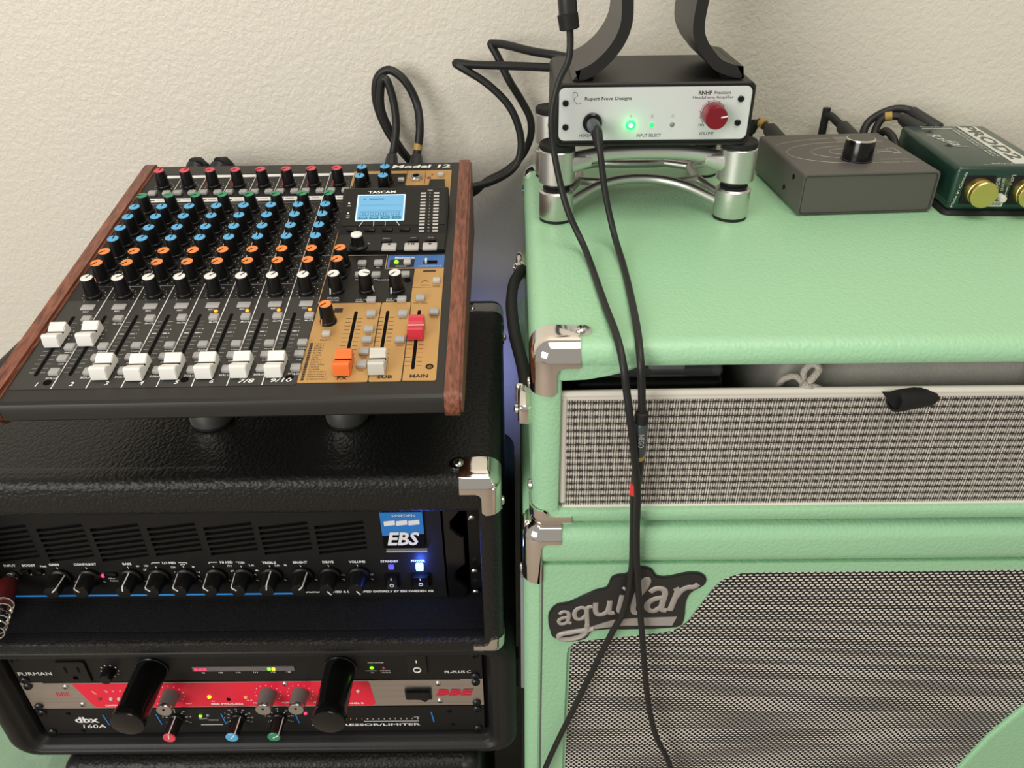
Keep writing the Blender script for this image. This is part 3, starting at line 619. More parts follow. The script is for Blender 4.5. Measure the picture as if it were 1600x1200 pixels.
for u, s_ in ((273, 'stop'), (293, 'play'), (309.3, 'record')):
    o = inst('transport_button', BTR, mixer, rot=pm(u, 187.2, 3.2)); g = MB()
    if s_ == 'play': g.prism([(-3.6, 1.2), (-1.2, 2.6), (-3.6, 4)], 2.5, 2.75); g.box(-0.4, 0.6, 1.2, 4, 2.5, 2.75); g.box(1.4, 2.4, 1.2, 4, 2.5, 2.75)
    elif s_ == 'record': g.lathe([(1.5, 2.5), (1.5, 2.75)], 14, 0, T(0, 2.4, 0))
    else: g.box(-1.2, 1.2, 1.4, 3.8, 2.5, 2.75)
    g.build('symbol', 'print_dark', o)
enc = MB(); enc.lathe([(8.6, 3.4), (8.6, 4.6), (6.0, 5.6), (5.6, 6.2), (5.2, 15.2)], 26); eno = enc.build('data_knob', 'plastic_black', mixer, rot=pm(245, 191, 0))
MB().lathe([(5.2, 15), (5.0, 16.2), (4.5, 16.5)], 26).build('knob_cap', 'cap_white', eno)
isostand('isolation_stand', 'silver isolation stand under the black mixing console', 'stand', (-212, 659, -412), 122, 150, 75, 19)
# ------------------------------------------------------------------ black amplifier head
EX0, EX1, EY0, EY1, EZ0, EZ1 = -535.0, -13.5, 497.0, 816.0, -628.0, -412.0
head = thing('amplifier_head', 'black bass amplifier head in a leathery case with chrome corners, under the mixing console', 'amplifier', (0, 0, EZ0))
def ez(z): return z - EZ0
b = MB(); shell(b, EX0, EX1, 0, ez(EZ1), EY0, EY1, 18, 19, 12, 9); b.build('case', 'black_tolex', head)
b = MB(); b.box(EX0 + 18.5, EX1 - 18.5, EY0 + 14, EY1 - 9, 19, 20.6, r=0.6); b.box(EX0 + 18.5, EX1 - 18.5, EY0 + 5, EY0 + 13.4, 19, 20.2, r=0.5); b.build('felt_lining', 'felt_black', head)
b = MB(); b.box(EX0 + 5, EX1 - 5, EY0 - 0.4, EY0 + 32, ez(-453), ez(EZ1) + 0.3, 0, None, 14, 6); b.build('front_roll', 'black_tolex', head)
for x in (EX0 + 40, EX1 - 40):
    for y in (EY0 + 40, EY1 - 40): MB().lathe([(14, -9), (13, -8), (12, 0)], 18).build('rubber_foot', 'rubber_black', head, (x, y, 0))
corner_guard(head, EX1, EY0, ez(EZ1), -1, -1); corner_guard(head, EX0, EY0, ez(EZ1), 1, -1)
corner_guard(head, EX1, EY0, 0, -1, 1, le=28, ve=22, flap=False, r=10, wd=13); corner_guard(head, EX0, EY0, 0, 1, 1, le=28, ve=22, flap=False, r=10, wd=13)
corner_guard(head, EX1, EY1, ez(EZ1), -1, -1, sy=-1); corner_guard(head, EX0, EY1, ez(EZ1), 1, -1, sy=-1)
PX0, PX1, PY = -508.0, -70.0, 550.0
FP = front(0, PY, -EZ0)           # panel coordinates: u = x, v = height relative to the camera
pz0, pz1 = -606.0, -470.0
pn = MB()
G = [(-503, -458, 7, -512.6), (-450, -405.5, 7, -512.6), (-399.5, -353, 7, -512.8), (-346, -300, 6, -512.6), (-293, -247, 6, -512.5), (-241.5, -195, 6, -512.4), (-189, -142.5, 6, -512.3)]
last = PX0
for x0, x1, n, zt in G:
    pn.box(last, x0, pz0, pz1, -2.5, 0, 0, FP)
    rise = 7.0; pit = 6.5; op = 3.9
    top = zt + op / 2 + pit * 0          # upper edge of the first opening at its left end
    pn.prism([(x0, top), (x1, top + rise), (x1, pz1), (x0, pz1)], -2.5, 0, 0, FP)
    for r_ in range(n):
        a = top - op - r_ * pit; c = a - (pit - op) if r_ < n - 1 else None
        if c is not None: pn.prism([(x0 - 1, a), (x1 + 1, a + rise), (x1 + 1, c + rise), (x0 - 1, c)], -2.5, 0.25, 0, FP)
        else: pn.prism([(x0, a), (x1, a + rise), (x1, pz0), (x0, pz0)], -2.5, 0, 0, FP)
    last = x1
pn.box(last, PX1, pz0, pz1, -2.5, 0, 0, FP); pn.box(PX0, PX1, pz0, pz0 + 1.5, -6, 1.2, 0, FP); pn.box(PX1 - 2, PX1, pz0, pz1, -30, 1.5, 0, FP)
pn.build('front_panel', 'panel_black', head)
b = MB(); b.box(PX0 + 3, PX1 - 3, pz0, pz1, -9, -4, 0, FP); b.build('vent_mesh', 'void_vent', head)
b = MB(); b.box(PX0, PX1 - 4, PY + 30, EY1 - 40, 22, 150); b.build('chassis', 'void_black', head)
# rack bracket beside the panel
br = [(-68, -470), (-33, -470), (-33, -606), (-46, -606), (-46, -592), (-58, -588), (-62, -576), (-50, -566), (-50, -530), (-62, -522), (-64, -508), (-54, -498), (-50, -484), (-68, -480)]
b = MB(); b.prism([(-68, -470), (-52, -470), (-50, -488), (-56, -497), (-62, -505), (-62, -512), (-56, -520), (-50, -525), (-50, -560), (-56, -566), (-60, -572), (-60, -580), (-52, -588), (-48, -596), (-52, -606), (-68, -606)], -4, 2, 0, FP, 1.0)
b.build('rack_ear', 'gloss_black', head)
for z in (-500, -569, -598): inst('screw', SCREW3, head, rot=fr(-41, PY - 2, z - EZ0))
b = MB(); b.box(-46, -32, -606, -470, -14, -4, 0, FP); b.build('rack_rail', 'plastic_black', head)
lt = MB()
MB().line(PX0 + 8, -600.0, -214, -599.8, 2.0, 0.4, 0, FP).build('blue_line', 'line_blue', head)
lt.text('DESIGNED & DEVELOPED ENTIRELY BY EBS SWEDEN AB', -83, -597.8, 0.4, 3.0, 0, FP, w=112, align='r', bold=0.03)
lt.text('~~', -203, -598, 0.4, 2.2, 0, FP, w=14, bold=0.06)
KN = [('GAIN', -445.9, -48), ('COMP/LIMIT', -417.7, 40), ('BASS', -377, -8), (None, -349.6, 42), (None, -323.1, 42), (None, -294, 45), (None, -267.1, 45), ('TREBLE', -239.5, -8), ('BRIGHT', -209.4, -42), ('DRIVE', -182.4, 215), ('VOLUME', -154.3, 215)]
for s_, x, a in KN:
    if s_: lt.text(s_, x - (1 if s_ == 'GAIN' else 0) * 2, -556.6, 0.4, 3.1, 0, FP, bold=0.035)
    lt.line(x - 0.6, -560.4, x + 0.3, -563.6, 0.7, 0.4, 0, FP); lt.line(x + 11.0, -580, x + 13.2, -581.4, 0.6, 0.4, 0, FP)
lt.text('INPUT', -491, -557.4, 0.4, 3.1, 0, FP, bold=0.035); lt.text('BOOST', -472.6, -557.4, 0.4, 3.1, 0, FP, bold=0.035); lt.text('Peak', -458.6, -558.6, 0.4, 2.4, 0, FP, bold=0.02)
for cx, s_ in ((-336, 'LO MID'), (-280.5, 'HI MID')):
    lt.text(s_, cx, -555.6, 0.4, 3.1, 0, FP, bold=0.035)
    for d in (-1, 1): lt.line(cx + d * 9, -555.4, cx + d * 16.5, -555.4, 0.8, 0.4, 0, FP); lt.line(cx + d * 16.5, -555.4, cx + d * 17.2, -557.2, 0.8, 0.4, 0, FP)
for s_, x, z in (('60', -367.5, -559.5), ('180', -359, -559.3), ('LF', -361.5, -564.5), ('220', -333.5, -561.6), ('110', -331.5, -568.8), ('610', -323.4, -557.9), ('1k', -313.6, -561), ('1.6', -310.5, -568.8), ('2k', -311.6, -574), ('710', -278.5, -560.4), ('370', -276.5, -567.6), ('1.3k', -266.5, -556.6), ('2.3k', -257, -560), ('4k', -253, -567), ('7k', -256, -572.5), ('2.8k', -232, -560.6), ('5k', -224, -560.2), ('11', -170, -574.2), ('11', -141.8, -574.2), ('off', -475, -569.5), ('on', -463.6, -569.2), ('-', -204, -577)):
    lt.text(s_, x, z, 0.4, 2.3, 0, FP, bold=0.02)
lt.text('Filter', -397, -576, 0.4, 2.2, 0, FP); lt.text('Active', -396, -579.2, 0.4, 2.2, 0, FP)
lt.text('STANDBY', -122.8, -556.4, 0.4, 3.0, 0, FP, bold=0.035); lt.text('POWER', -95.2, -556.2, 0.4, 3.0, 0, FP, bold=0.035)
lt.build('panel_lettering', ['print_white', 'line_blue'], head, label='white panel lettering above a bright blue line')['kind'] = 'stuff'
kn = MB(); kn.lathe([(11, 0), (11.2, 1.5), (10.8, 3.2), (9.6, 3.8), (8.9, 4.2), (7.4, 20), (6.8, 21)], 24); kn = kn.mesh('knob', ['plastic_black'])
kp = MB(); kp.box(-0.55, 0.55, 1.5, 7.0, 20.9, 21.35)
kp.add([(-0.6, 9.2, 4), (0.6, 9.2, 4), (0.6, 7.75, 20.2), (-0.6, 7.75, 20.2), (-0.6, 7.0, 4), (0.6, 7.0, 4), (0.6, 6.0, 21.3), (-0.6, 6.0, 21.3)], [(0, 1, 2, 3), (7, 6, 5, 4), (0, 3, 7, 4), (1, 5, 6, 2), (3, 2, 6, 7), (0, 4, 5, 1)])
kp = kp.mesh('pointer', ['print_white'])
for s_, x, a in KN:
    o = inst('knob', kn, head, rot=fr(x, PY, -573.6 - EZ0, a)); inst('pointer', kp, o)
for x in (-478.8, -466.4):
    b = MB(); b.box(-4.5, 4.5, -3, 3, 0, 4, 0, None, 0.8); b.build('push_switch', 'gloss_black', head, rot=fr(x + 1, PY, -565 - EZ0))
b = MB(); b.box(-6, 6, -3, 3, 0, 2.5, 0, None, 0.8); b.build('push_switch', 'gloss_black', head, rot=fr(-396.5, PY, -570.4 - EZ0))
b = MB(); b.lathe([(2.2, 0), (2.2, 1), (1.2, 2.2), (0.3, 2.5)], 14); b.build('filter_light', 'led_red', head, rot=fr(-404.2, PY, -572 - EZ0))
b = MB(); b.prism(rrect(-3.6, 3.6, -4.6, 4.6, 1.6, 3), 0, 2.2); b.build('power_light', 'led_blue', head, rot=fr(-94.2, PY, -563.4 - EZ0), label='glowing bright blue power light')
b = MB(); b.prism(rrect(-2.8, 2.8, -3.2, 3.2, 1.2, 3), 0, 1.6); b.build('standby_light', 'led_blue_dim', head, rot=fr(-121.8, PY, -563.4 - EZ0))
for x, wd in ((-122.6, 14), (-94.2, 19)):
    b = MB(); b.prism(rrect(-wd / 2, wd / 2, -8.5, 8.5, 1, 2), 0, 2.2); o = b.build('rocker_switch', 'gloss_black', head, rot=fr(x, PY, -580.6 - EZ0))
    b = MB(); b.prism([(-7.2, 2), (-7.2, 4.5), (0, 3.0), (7.2, 6.2), (7.2, 2)] if wd > 15 else [(-7.2, 2), (-7.2, 6.4), (0, 3.0), (7.2, 4.5), (7.2, 2)], -wd / 2 + 2, wd / 2 - 2, 0, XZ); ro = b.build('rocker', 'plastic_black', o)
    b = MB(); b.tube([(1.9 * math.cos(a * PI / 6), -4 + 1.7 * math.sin(a * PI / 6), 5.3 if wd < 15 else 4.2) for a in range(13)], 0.4, 5, smooth=1); b.box(-0.35, 0.35, 3.2, 6, 4.6, 5.8); b.build('symbol', 'print_white', ro)
l = bpy.data.lights.new('power_glow', 'POINT'); l.energy = 0.055; l.color = (0.06, 0.14, 1.0); l.shadow_soft_size = 0.004
lo_ = bpy.data.objects.new('power_glow', l); COL.objects.link(lo_); lo_.location = (-0.0942, 0.5415, (-563.4 + H0) / 1000)
# badge
bd = MB(); bd.prism(rrect(-126, -86.5, -537, -492, 1, 2), 0, 2.2, 0, FP); bd.prism([(-126, -521), (-86.5, -519), (-86.5, -492), (-126, -492)], 1, 2.5, 1, FP)
for k in range(3): x = -123 + k * 11.4; bd.prism([(x, -508.6 + k * 0.3), (x + 10.4, -507.2 + k * 0.3), (x + 10.4, -501.6 + k * 0.3), (x, -503 + k * 0.3)], 2, 2.8, 2, FP)
bd.text('EBS', -106.5, -524.6, 2.9, 17, 2, FP, w=31, shear=0.25, bold=0.03)
bd.text('SWEDEN', -104, -495.6, 2.9, 3, 2, FP, w=22); bd.box(-124, -85, -541.5, -539.8, -1, 3.4, 3, FP)
bd.build('logo_badge', ['void_black', 'print_blue', 'print_white', 'button_grey'], head, label='blue and black logo badge')
# ------------------------------------------------------------------ rack case
RX0, RX1, RZ0, RZ1, RY0, RY1 = -554.0, -1.8, -810.0, -637.0, 510.0, 870.0
case = thing('rack_case', 'black molded plastic rack case holding three rack units', 'rack case', (0, 0, RZ0))
b = MB()
prf = [(0, RY1), (0, RY0 + 70), (3, RY0 + 66), (3, RY0 + 58), (0, RY0 + 54), (0, RY0 + 9), (0.8, RY0 + 5), (3, RY0 + 2), (6, RY0 + 0.5), (10, RY0), (16, RY0), (18.5, RY0 + 1.5), (20, RY0 + 4), (24, RY0 + 5), (26, RY0 + 6.5), (27, RY0 + 10), (29, RY0 + 12), (30, RY0 + 14), (30, RY1 - 10)]
shell(b, RX0, RX1, 0, RZ1 - RZ0, RY0, RY1, 30, 15.5, 26, 8, prof=prf, ri=10); b.build('case_shell', 'molded_black', case, sharp=50)
for x in (-521, -38):
    b = MB(); b.box(x - 8, x + 8, 529, 545, 16, 158); b.build('rack_rail', 'void_black', case)
b = MB(); b.prism([(0, 0), (16, 0), (16, -48), (10, -54), (6, -54), (6, -14), (0, -10)], -3, 3, 0, Matrix(((0, 0, 1, 0), (1, 0, 0, 0), (0, 1, 0, 0), (0, 0, 0, 1)))); b.build('latch', 'plastic_black', case, (RX1, 540, 120))
def rack_unit(name, label, cat, ztop, matn, y=525.0):
    t = thing(name, label, cat, (0, 0, ztop - 43.7)); z0 = ztop - 43.7
    return t, front(0, y, -z0), z0, y
def ears(t, z0, y, both=True):
    for x, zz in ((-511.5, 4.8), (-511.5, 38.6), (-44, 4.8), (-44, 38.6)): inst('rack_screw', SCREW_B, t, rot=fr(x, y, zz))
# power conditioner
pc, FU, z0, y = rack_unit('power_conditioner', 'black rack power conditioner with two pull-out lamp tubes, top unit of the rack case', 'power conditioner', -658.0, None)
b = MB(); b.prism(rrect(-519, -36.6, -701.2, -657.8, 1, 2), -3, 0, 0, FU, 0.5); b.build('front_panel', 'panel_black', pc)
b = MB(); b.box(-505, -50, 528, 700, 1, 41); b.build('chassis', 'void_black', pc); ears(pc, z0, y)
MB().text('FURMAN', -515.5, -687.4, 0.3, 5.4, 0, FU, w=35, align='l', bold=0.015).build('maker_lettering', 'print_pale', pc); b = MB(); b.text('PL-PLUS C', -62, -690.4, 0.3, 4.2, 1, FU, w=27, bold=0.02)
for x, s_ in ((-324, '90'), (-306, '100'), (-288, '110'), (-270, '115'), (-252, '120'), (-236, '130')): b.text(s_, x, -688.4, 0.3, 2.4, 1, FU)
b.text('PROTECTION', -151, -687.6, 0.3, 1.8, 1, FU, w=11); b.text('OK', -150, -690.6, 0.3, 1.8, 1, FU); b.text('EXTREME', -136.5, -687.6, 0.3, 1.8, 1, FU, w=10); b.text('VOLTAGE', -136, -690.6, 0.3, 1.8, 1, FU, w=10); b.text('POWER CONDITIONER', -145, -674.6, 0.3, 1.8, 1, FU, w=16)
for a in range(0, 360, 36): b.lathe([(0.7, 0.1), (0.7, 0.4)], 8, 1, FU @ T(-419.5 + 9 * math.cos(R(a)), -684 + 9 * math.sin(R(a)), 0))
b.build('panel_lettering', ['print_pale', 'print_white'], pc)['kind'] = 'stuff'
b = MB(); b.prism(rrect(-471, -441, -700, -667, 2, 2), 0, 2.4, 0, FU, 0.5)
for dx in (-6.5, 6.5): b.box(-456 + dx - 1.1, -456 + dx + 1.1, -683, -675, 2, 2.6, 1, FU)
b.lathe([(2.6, 2.2), (2.6, 2.6)], 12, 1, FU @ T(-456, -691, 0)); b.box(-458.6, -453.4, -694, -691, 2, 2.6, 1, FU); b.build('outlet', ['plastic_black', 'void_black'], pc, label='black three-pin mains outlet')
b = MB(); b.lathe([(6.6, 0), (6.4, 11), (5.6, 12)], 20); o = b.build('dimmer_knob', 'plastic_black', pc, rot=fr(-419.5, y, -684 - z0))
b = MB(); b.prism(rrect(-334, -229, -685.6, -678.6, 1, 2), 0, 1, 0, FU, 0.3); b.build('voltmeter', 'knob_grey', pc)
for x, m_ in ((-330, 'led_red'), (-325.5, 'led_red'), (-321, 'led_red'), (-255, 'led_lime'), (-250.5, 'led_yellow')):
    b = MB(); b.box(x - 1.6, x + 1.6, -683.8, -680.4, 0.8, 1.4, 0, FU); b.build('meter_light', m_, pc)
for x, m_ in ((-149.8, 'led_lime'), (-137.3, 'led_off')):
    b = MB(); b.lathe([(2.1, 0), (2.0, 0.8), (1, 1.6)], 12); b.build('status_light', m_, pc, rot=fr(x, y, -683 - z0))
b = MB(); b.prism(rrect(-113, -93, -691, -661, 1, 2), 0, 2.6, 0, FU, 0.4); o = b.build('rocker_switch', 'gloss_black', pc)
b = MB(); b.tube([(-103 + 3.6 * math.cos(a * PI / 8), -683.6 + 3.6 * math.sin(a * PI / 8), 2.8) for a in range(17)], 0.75, 6, 0, FU, smooth=1); b.box(-103.6, -102.4, -672.5, -669, 2.5, 2.9, 0, FU); b.build('symbol', 'print_white', o)
for x in (-374.5, -181.5):
    b = MB(); b.lathe([(16.6, 0), (16.6, 2), (15.6, 2.6), (15.6, 52), (16.3, 53), (16.3, 63), (15.8, 64.2), (14.6, 64.6)], 32); b.lathe([(14.6, 64.5), (14.2, 64.0)], 32, 0)
    b.build('lamp_tube', 'gloss_black', pc, rot=fr(x, y, -680 - z0), label='shiny black pull-out lamp tube')
# sonic processor
bb, FU, z0, y = rack_unit('sound_processor', 'brushed steel rack sound processor with a long red panel, middle unit of the rack case', 'processor', -702.1, None)
b = MB(); b.prism([(-519, -745.8), (-36.6, -745.8), (-36.6, -702.1), (-60, -702.1), (-60, -703.4), (-495, -703.4), (-495, -702.1), (-519, -702.1)], -3, 0, 0, FU); b.build('front_panel', 'brushed_steel', bb)
b = MB(); b.prism([(-465, -705.2), (-157, -705.2), (-155, -708), (-152, -741), (-154, -743.8), (-450, -743.8), (-453, -741)], -0.5, 0.35, 0, FU); b.build('red_panel', 'panel_red', bb, label='glossy red printed panel')
b = MB(); b.box(-505, -50, 528, 690, 1, 42); b.build('chassis', 'void_black', bb); ears(bb, z0, y)
b = MB()
MB().text('BBE', -66.5, -724.2, 0.4, 10.5, 0, FU, w=40, shear=0.2, bold=0.04).build('maker_lettering', 'print_red', bb)
b.text('CHANNEL A', -427, -740.6, 0.45, 2.8, 0, FU, w=27, bold=0.03); b.text('CHANNEL B', -178, -740.6, 0.45, 2.8, 0, FU, w=27, bold=0.03); b.text('BBE PROCESS', -310, -739.6, 0.45, 3.0, 0, FU, w=34, bold=0.03)
b.text('IN', -324, -735.2, 0.45, 2.2, 0, FU); b.text('OUT', -285, -734.4, 0.45, 2.2, 0, FU); b.text('CLIP', -446, -719, 0.45, 2.2, 0, FU, rot=-65); b.text('BBE', -480, -722, 0.4, 6, 2, FU, w=14)  # small red letters at far left stand in for a faint reflection
for x, s_ in ((-366, 'PROCESS'), (-263.5, 'LO CONTOUR'), (-229.5, 'PROCESS')):
    for a in range(-130, 131, 26): b.lathe([(0.6, 0.3), (0.6, 0.5)], 8, 0, FU @ T(x + 13.5 * math.sin(R(a)), -723 + 13.5 * math.cos(R(a)), 0))
    b.text('MAX', x + 15.5, -738.5, 0.45, 2.2, 0, FU); b.text('MIN', x - 15.5, -738.5, 0.45, 2.2, 0, FU)
for k, s_ in enumerate(('-18', '-6', '0', '+6')): b.text(s_, -433 + 7.6 * k, -716.4, 0.45, 2.6, 0, FU, rot=-60)
b.build('panel_lettering', ['print_white', 'print_red', 'cap_red'], bb)['kind'] = 'stuff'
for x, z, m_ in ((-443, -729, 'led_off'), (-431, -729.6, 'faceplate_white'), (-422.5, -729.6, 'faceplate_white'), (-414, -729.4, 'led_off_orange'), (-326.4, -727.4, 'led_yellow'), (-288, -728.6, 'led_off_orange'), (-168, -720, 'faceplate_white')):
    b = MB(); b.lathe([(2.2, 0.2), (2.1, 1), (1.1, 2)], 12); b.build('level_light', m_, bb, rot=fr(x, y, z - z0))
b = MB(); b.lathe([(2.4, 0.2), (2.4, 0.7)], 12); b.build('button_recess', 'void_black', bb, rot=fr(-307, y, -732 - z0))
kg = MB(); kg.lathe([(9.2, 0.3), (9.2, 1.2), (8.9, 2), (8.2, 16.5)], 26); kg = kg.mesh('knob', ['knob_grey'])
kc = MB(); kc.lathe([(8.3, 16.4), (8.3, 19.6), (7.7, 20.4)], 26); kc.lathe([(1.4, 20.3), (1.4, 20.6)], 10, 1, T(0, 2, 0)); kc = kc.mesh('knob_cap', ['knob_silver', 'void_black'])
for x in (-366, -263.5, -229.5):
    o = inst('knob', kg, bb, rot=fr(x, y, -722.8 - z0)); inst('knob_cap', kc, o)
for x, z in ((-473, -709.5), (-464, -739), (-243, -708), (-273, -740), (-83, -709.4), (-83, -738.4)): inst('screw', SCREW_S, bb, rot=fr(x, y, z - z0))
b = MB(); b.prism(rrect(-119, -91, -734, -716, 1.5, 2), 0, 2, 0, FU, 0.4); o = b.build('rocker_switch', 'gloss_black', bb)
b = MB(); b.prism([(-117, -731), (-103, -732), (-98, -736), (-95, -732), (-93, -731), (-93, -719), (-117, -719)], 1.6, 3.8, 0, FU, 0.5); b.build('rocker', 'plastic_black', o)
# compressor
cp, FU, z0, y = rack_unit('compressor', 'black rack compressor with red, blue and green tipped knobs, bottom unit of the rack case', 'compressor', -746.6, None)
b = MB(); b.prism(rrect(-519, -36.6, -790.2, -746.8, 1, 2), -3, 0, 0, FU, 0.5); b.build('front_panel', 'panel_black', cp)
b = MB(); b.box(-505, -50, 528, 690, 1, 42); b.build('chassis', 'void_black', cp); ears(cp, z0, y)
MB().text('dbx', -468, -765.6, 0.35, 10, 0, FU, w=26, bold=0.03).build('maker_lettering', 'print_white', cp); b = MB(); b.text('160A', -463, -777, 0.35, 6.2, 0, FU, w=25, shear=0.15)
b.text('COMPRESSOR/LIMITER', -107, -778.4, 0.35, 4.0, 0, FU, w=118, align='r', bold=0.02); b.line(-168, -772.6, -108, -772.6, 0.7, 0.4, 0, FU); b.line(-346, -776, -322, -776, 0.7, 0.4, 0, FU)
for k in range(20): b.text(str((k * 7) % 9 + 1), -224 + 6.05 * k, -768.2, 0.35, 2.4, 0 if k > 9 else 2, FU)
b.text('LEVEL', -110, -765.6, 0.35, 1.6, 0, FU); b.text('BELOW', -341, -764.8, 0.4, 1.8, 0, FU); b.text('THRESHOLD', -331, -767.6, 0.4, 1.8, 0, FU, w=12)
for x, n in ((-369.5, 7), (-303, 9), (-258.6, 7)):
    for k in range(n):
        a = -120 + 240 * k / (n - 1)
        b.line(x + 9.6 * math.sin(R(a)), -764 + 9.6 * math.cos(R(a)), x + 12.4 * math.sin(R(a)), -764 + 12.4 * math.cos(R(a)), 0.5, 0.4, 0, FU)
        b.text(str(k * 3 + 1), x + 15 * math.sin(R(a)), -764 + 15 * math.cos(R(a)), 0.35, 2.0, 0, FU)
b.build('panel_lettering', ['print_white', 'print_blue', 'led_off_orange'], cp)['kind'] = 'stuff'
for x in (-447, -389.5, -319.4, -239.5, -92.8): b = MB(); b.line(x - 1, -757, x + 1, -775, 1.3, 0.4, 0, FU); b.build('divider_line', 'print_blue', cp)
kx = MB(); kx.lathe([(8.2, 0), (8.0, 3), (7.0, 4), (6.6, 23)], 20); kx = kx.mesh('knob', ['plastic_black'])
for x, c, a in ((-369.5, 'red', 8), (-303, 'blue', 35), (-258.6, 'green', 55)):
    o = inst('knob', kx, cp, rot=fr(x, y, -764 - z0, -a)); g = MB(); g.lathe([(6.7, 22.8), (6.7, 24), (6.2, 24.4)], 24); g.box(-0.5, 0.5, -1, 6.6, 24.2, 24.7, 1)
    g.add([(-0.5, 7.6, 3), (0.5, 7.6, 3), (0.5, 6.95, 24), (-0.5, 6.95, 24), (-0.5, 6.3, 3), (0.5, 6.3, 3), (0.5, 6.3, 24), (-0.5, 6.3, 24)], [(0, 1, 2, 3), (7, 6, 5, 4), (0, 3, 7, 4), (1, 5, 6, 2)], 1)
    inst('knob_cap', g.mesh('knob_cap', ['cap_' + c, 'print_white']), o)
for x, z, m_ in ((-343.3, -760.6, 'led_lime'), (-335, -759.4, 'led_off_grey'), (-229.2, -757.6, 'led_red')):
    b = MB(); b.lathe([(1.9, 0), (1.9, 0.8), (1, 1.6)], 12); b.build('status_light', m_, cp, rot=fr(x, y, z - z0))
for x, z in ((-485, -755), (-478, -786), (-74, -757), (-72, -780), (-276, -754)): inst('screw', SCREW_K, cp, rot=fr(x, y, z - z0))
# ------------------------------------------------------------------ cabinet under the rack case
CZ1 = -812.0
cab = thing('bass_cabinet', 'black leathery speaker cabinet standing under the rack case', 'cabinet', (0, 0, -H0))
b = MB(); b.box(-498, -44, 498, 860, 3, H0 + CZ1, 0, None, 10, 4); b.build('cabinet_body', 'black_tolex', cab)
for x, s in ((-498, 1), (-44, -1)):
    xa, xb = sorted((x - s * 1.5, x + s * 24)); b = MB(); b.box(xa, xb, 496.5, 525, H0 + CZ1 - 26, H0 + CZ1 + 0.4, 0, None, 11, 4); b.build('plastic_corner', 'molded_black', cab)
# instrument lead plugged into the amplifier head
pl = thing('instrument_lead', 'instrument cable with a dark red plug and steel spring, in the amplifier input', 'cable', (-492, PY, -571))
b = MB(); b.lathe([(6, -2), (6, 2), (8.2, 2), (8.2, 9), (7, 10)], 18, 0); b.build('plug_collar', 'chrome', pl, rot=T(0, -0.003, 0) @ FRONT)
D = Vector((25, -69, -1)).normalized()
b = MB(); b.tube([(0, -10, 0), tuple(Vector((0, -10, 0)) + D * 30)], (8.6, 8.0), 18, smooth=1); b.build('plug_sleeve', 'plug_red', pl)
pts = []; side = D.cross(Vector((0, 0, 1))).normalized(); upv = side.cross(D); base = Vector((0, -10, 0)) + D * 26
for k in range(97):
    a = k / 16 * 2 * PI; rr = 8.8 - 3.4 * k / 96; pts.append(base + D * (k * 0.42) + (side * math.cos(a) + upv * math.sin(a)) * rr)
b = MB(); b.tube(pts, 0.95, 7, smooth=1); b.build('strain_spring', 'chrome', pl)
b = MB(); e = base + D * 6; b.tube([e, e + D * 24, e + D * 38 + Vector((-8, 0, -2)), e + D * 48 + Vector((-34, 0, -14)), e + D * 50 + Vector((-70, 0, -60)), e + D * 50 + Vector((-100, 0, -200)), e + D * 50 + Vector((-110, 0, -340))], 3.2, 10); b.build('cord', 'cable_black', pl)
# ------------------------------------------------------------------ green amplifier head case
GX0, GX1, GY0, GY1, GZ0, GZ1 = 12.0, 540.0, 462.0, 862.0, -432.6, -268.0
gh = thing('green_head_case', 'mint green case with a silver cloth front and chrome corners, atop the green speaker cabinet', 'amplifier case', (0, 0, GZ0))
def gz(z): return z - GZ0
b = MB()
rings = []
shell(b, GX0, GX1, 0, gz(GZ1), GY0, GY1, 21, 17, 14, 13, ri=2); 
b.build('case', ['green_tolex'], gh)
# shaped lip along the top of the opening
lip = [(30, -276), (30, -297), (50, -296), (64.5, -293.2), (76, -289), (86, -285.6), (103, -282.6), (140, -281.6), (412, -281.6), (449, -282.6), (466, -285.6), (476, -289), (488, -293.2), (502, -296), (522, -297), (522, -276)]
lp = MB(); lp.prism([(x, z + 0.0) for x, z in lip] , -12, -0.5, 0, front(0, GY0, -GZ0), 1.5); lp.build('opening_lip', 'green_tolex', gh)
b = MB(); b.box(GX0 + 22, GX1 - 22, GY0 + 16, GY1 - 12, 17.2, 18); b.build('inside_lining', 'void_black', gh)
for x, s in ((GX0, 1), (GX1, -1)):
    corner_guard(gh, x, GY0, gz(GZ1), s, -1, le=33, ve=40, r=13, wd=17); corner_guard(gh, x, GY0, 0, s, 1, le=31, ve=18, flap=False, wd=12, r=10)
    corner_guard(gh, x, GY1, gz(GZ1), s, -1, sy=-1, le=15, ve=30, flap=False, r=13)
FG = front(0, GY0 + 6, -GZ0)
grl = MB(); grl.prism(rrect(33.5, 518.5, -416.6, -313, 4, 4), -5, 0, 0, FG, 1.0); gro = grl.build('grille', 'silver_grille_cloth', gh, label='silver and black woven grille cloth')
b = MB(); b.tube([(36, GY0 + 7.5, gz(-411)), (35, GY0 + 7.5, gz(-330)), (36, GY0 + 7.5, gz(-314.5)), (42, GY0 + 7.5, gz(-311.6)), (276, GY0 + 7.5, gz(-311)), (510, GY0 + 7.5, gz(-311.6))], 3.0, 10, smooth=4); b.box(36, 516, GY0 + 5, GY0 + 10, gz(-316), gz(-310.5), r=1.6)
b.tube([(36, GY0 + 6, gz(-416)), (516, GY0 + 6, gz(-416))], 1.4, 8, smooth=1); b.build('piping', 'piping_white', gro, label='white piping round the grille')
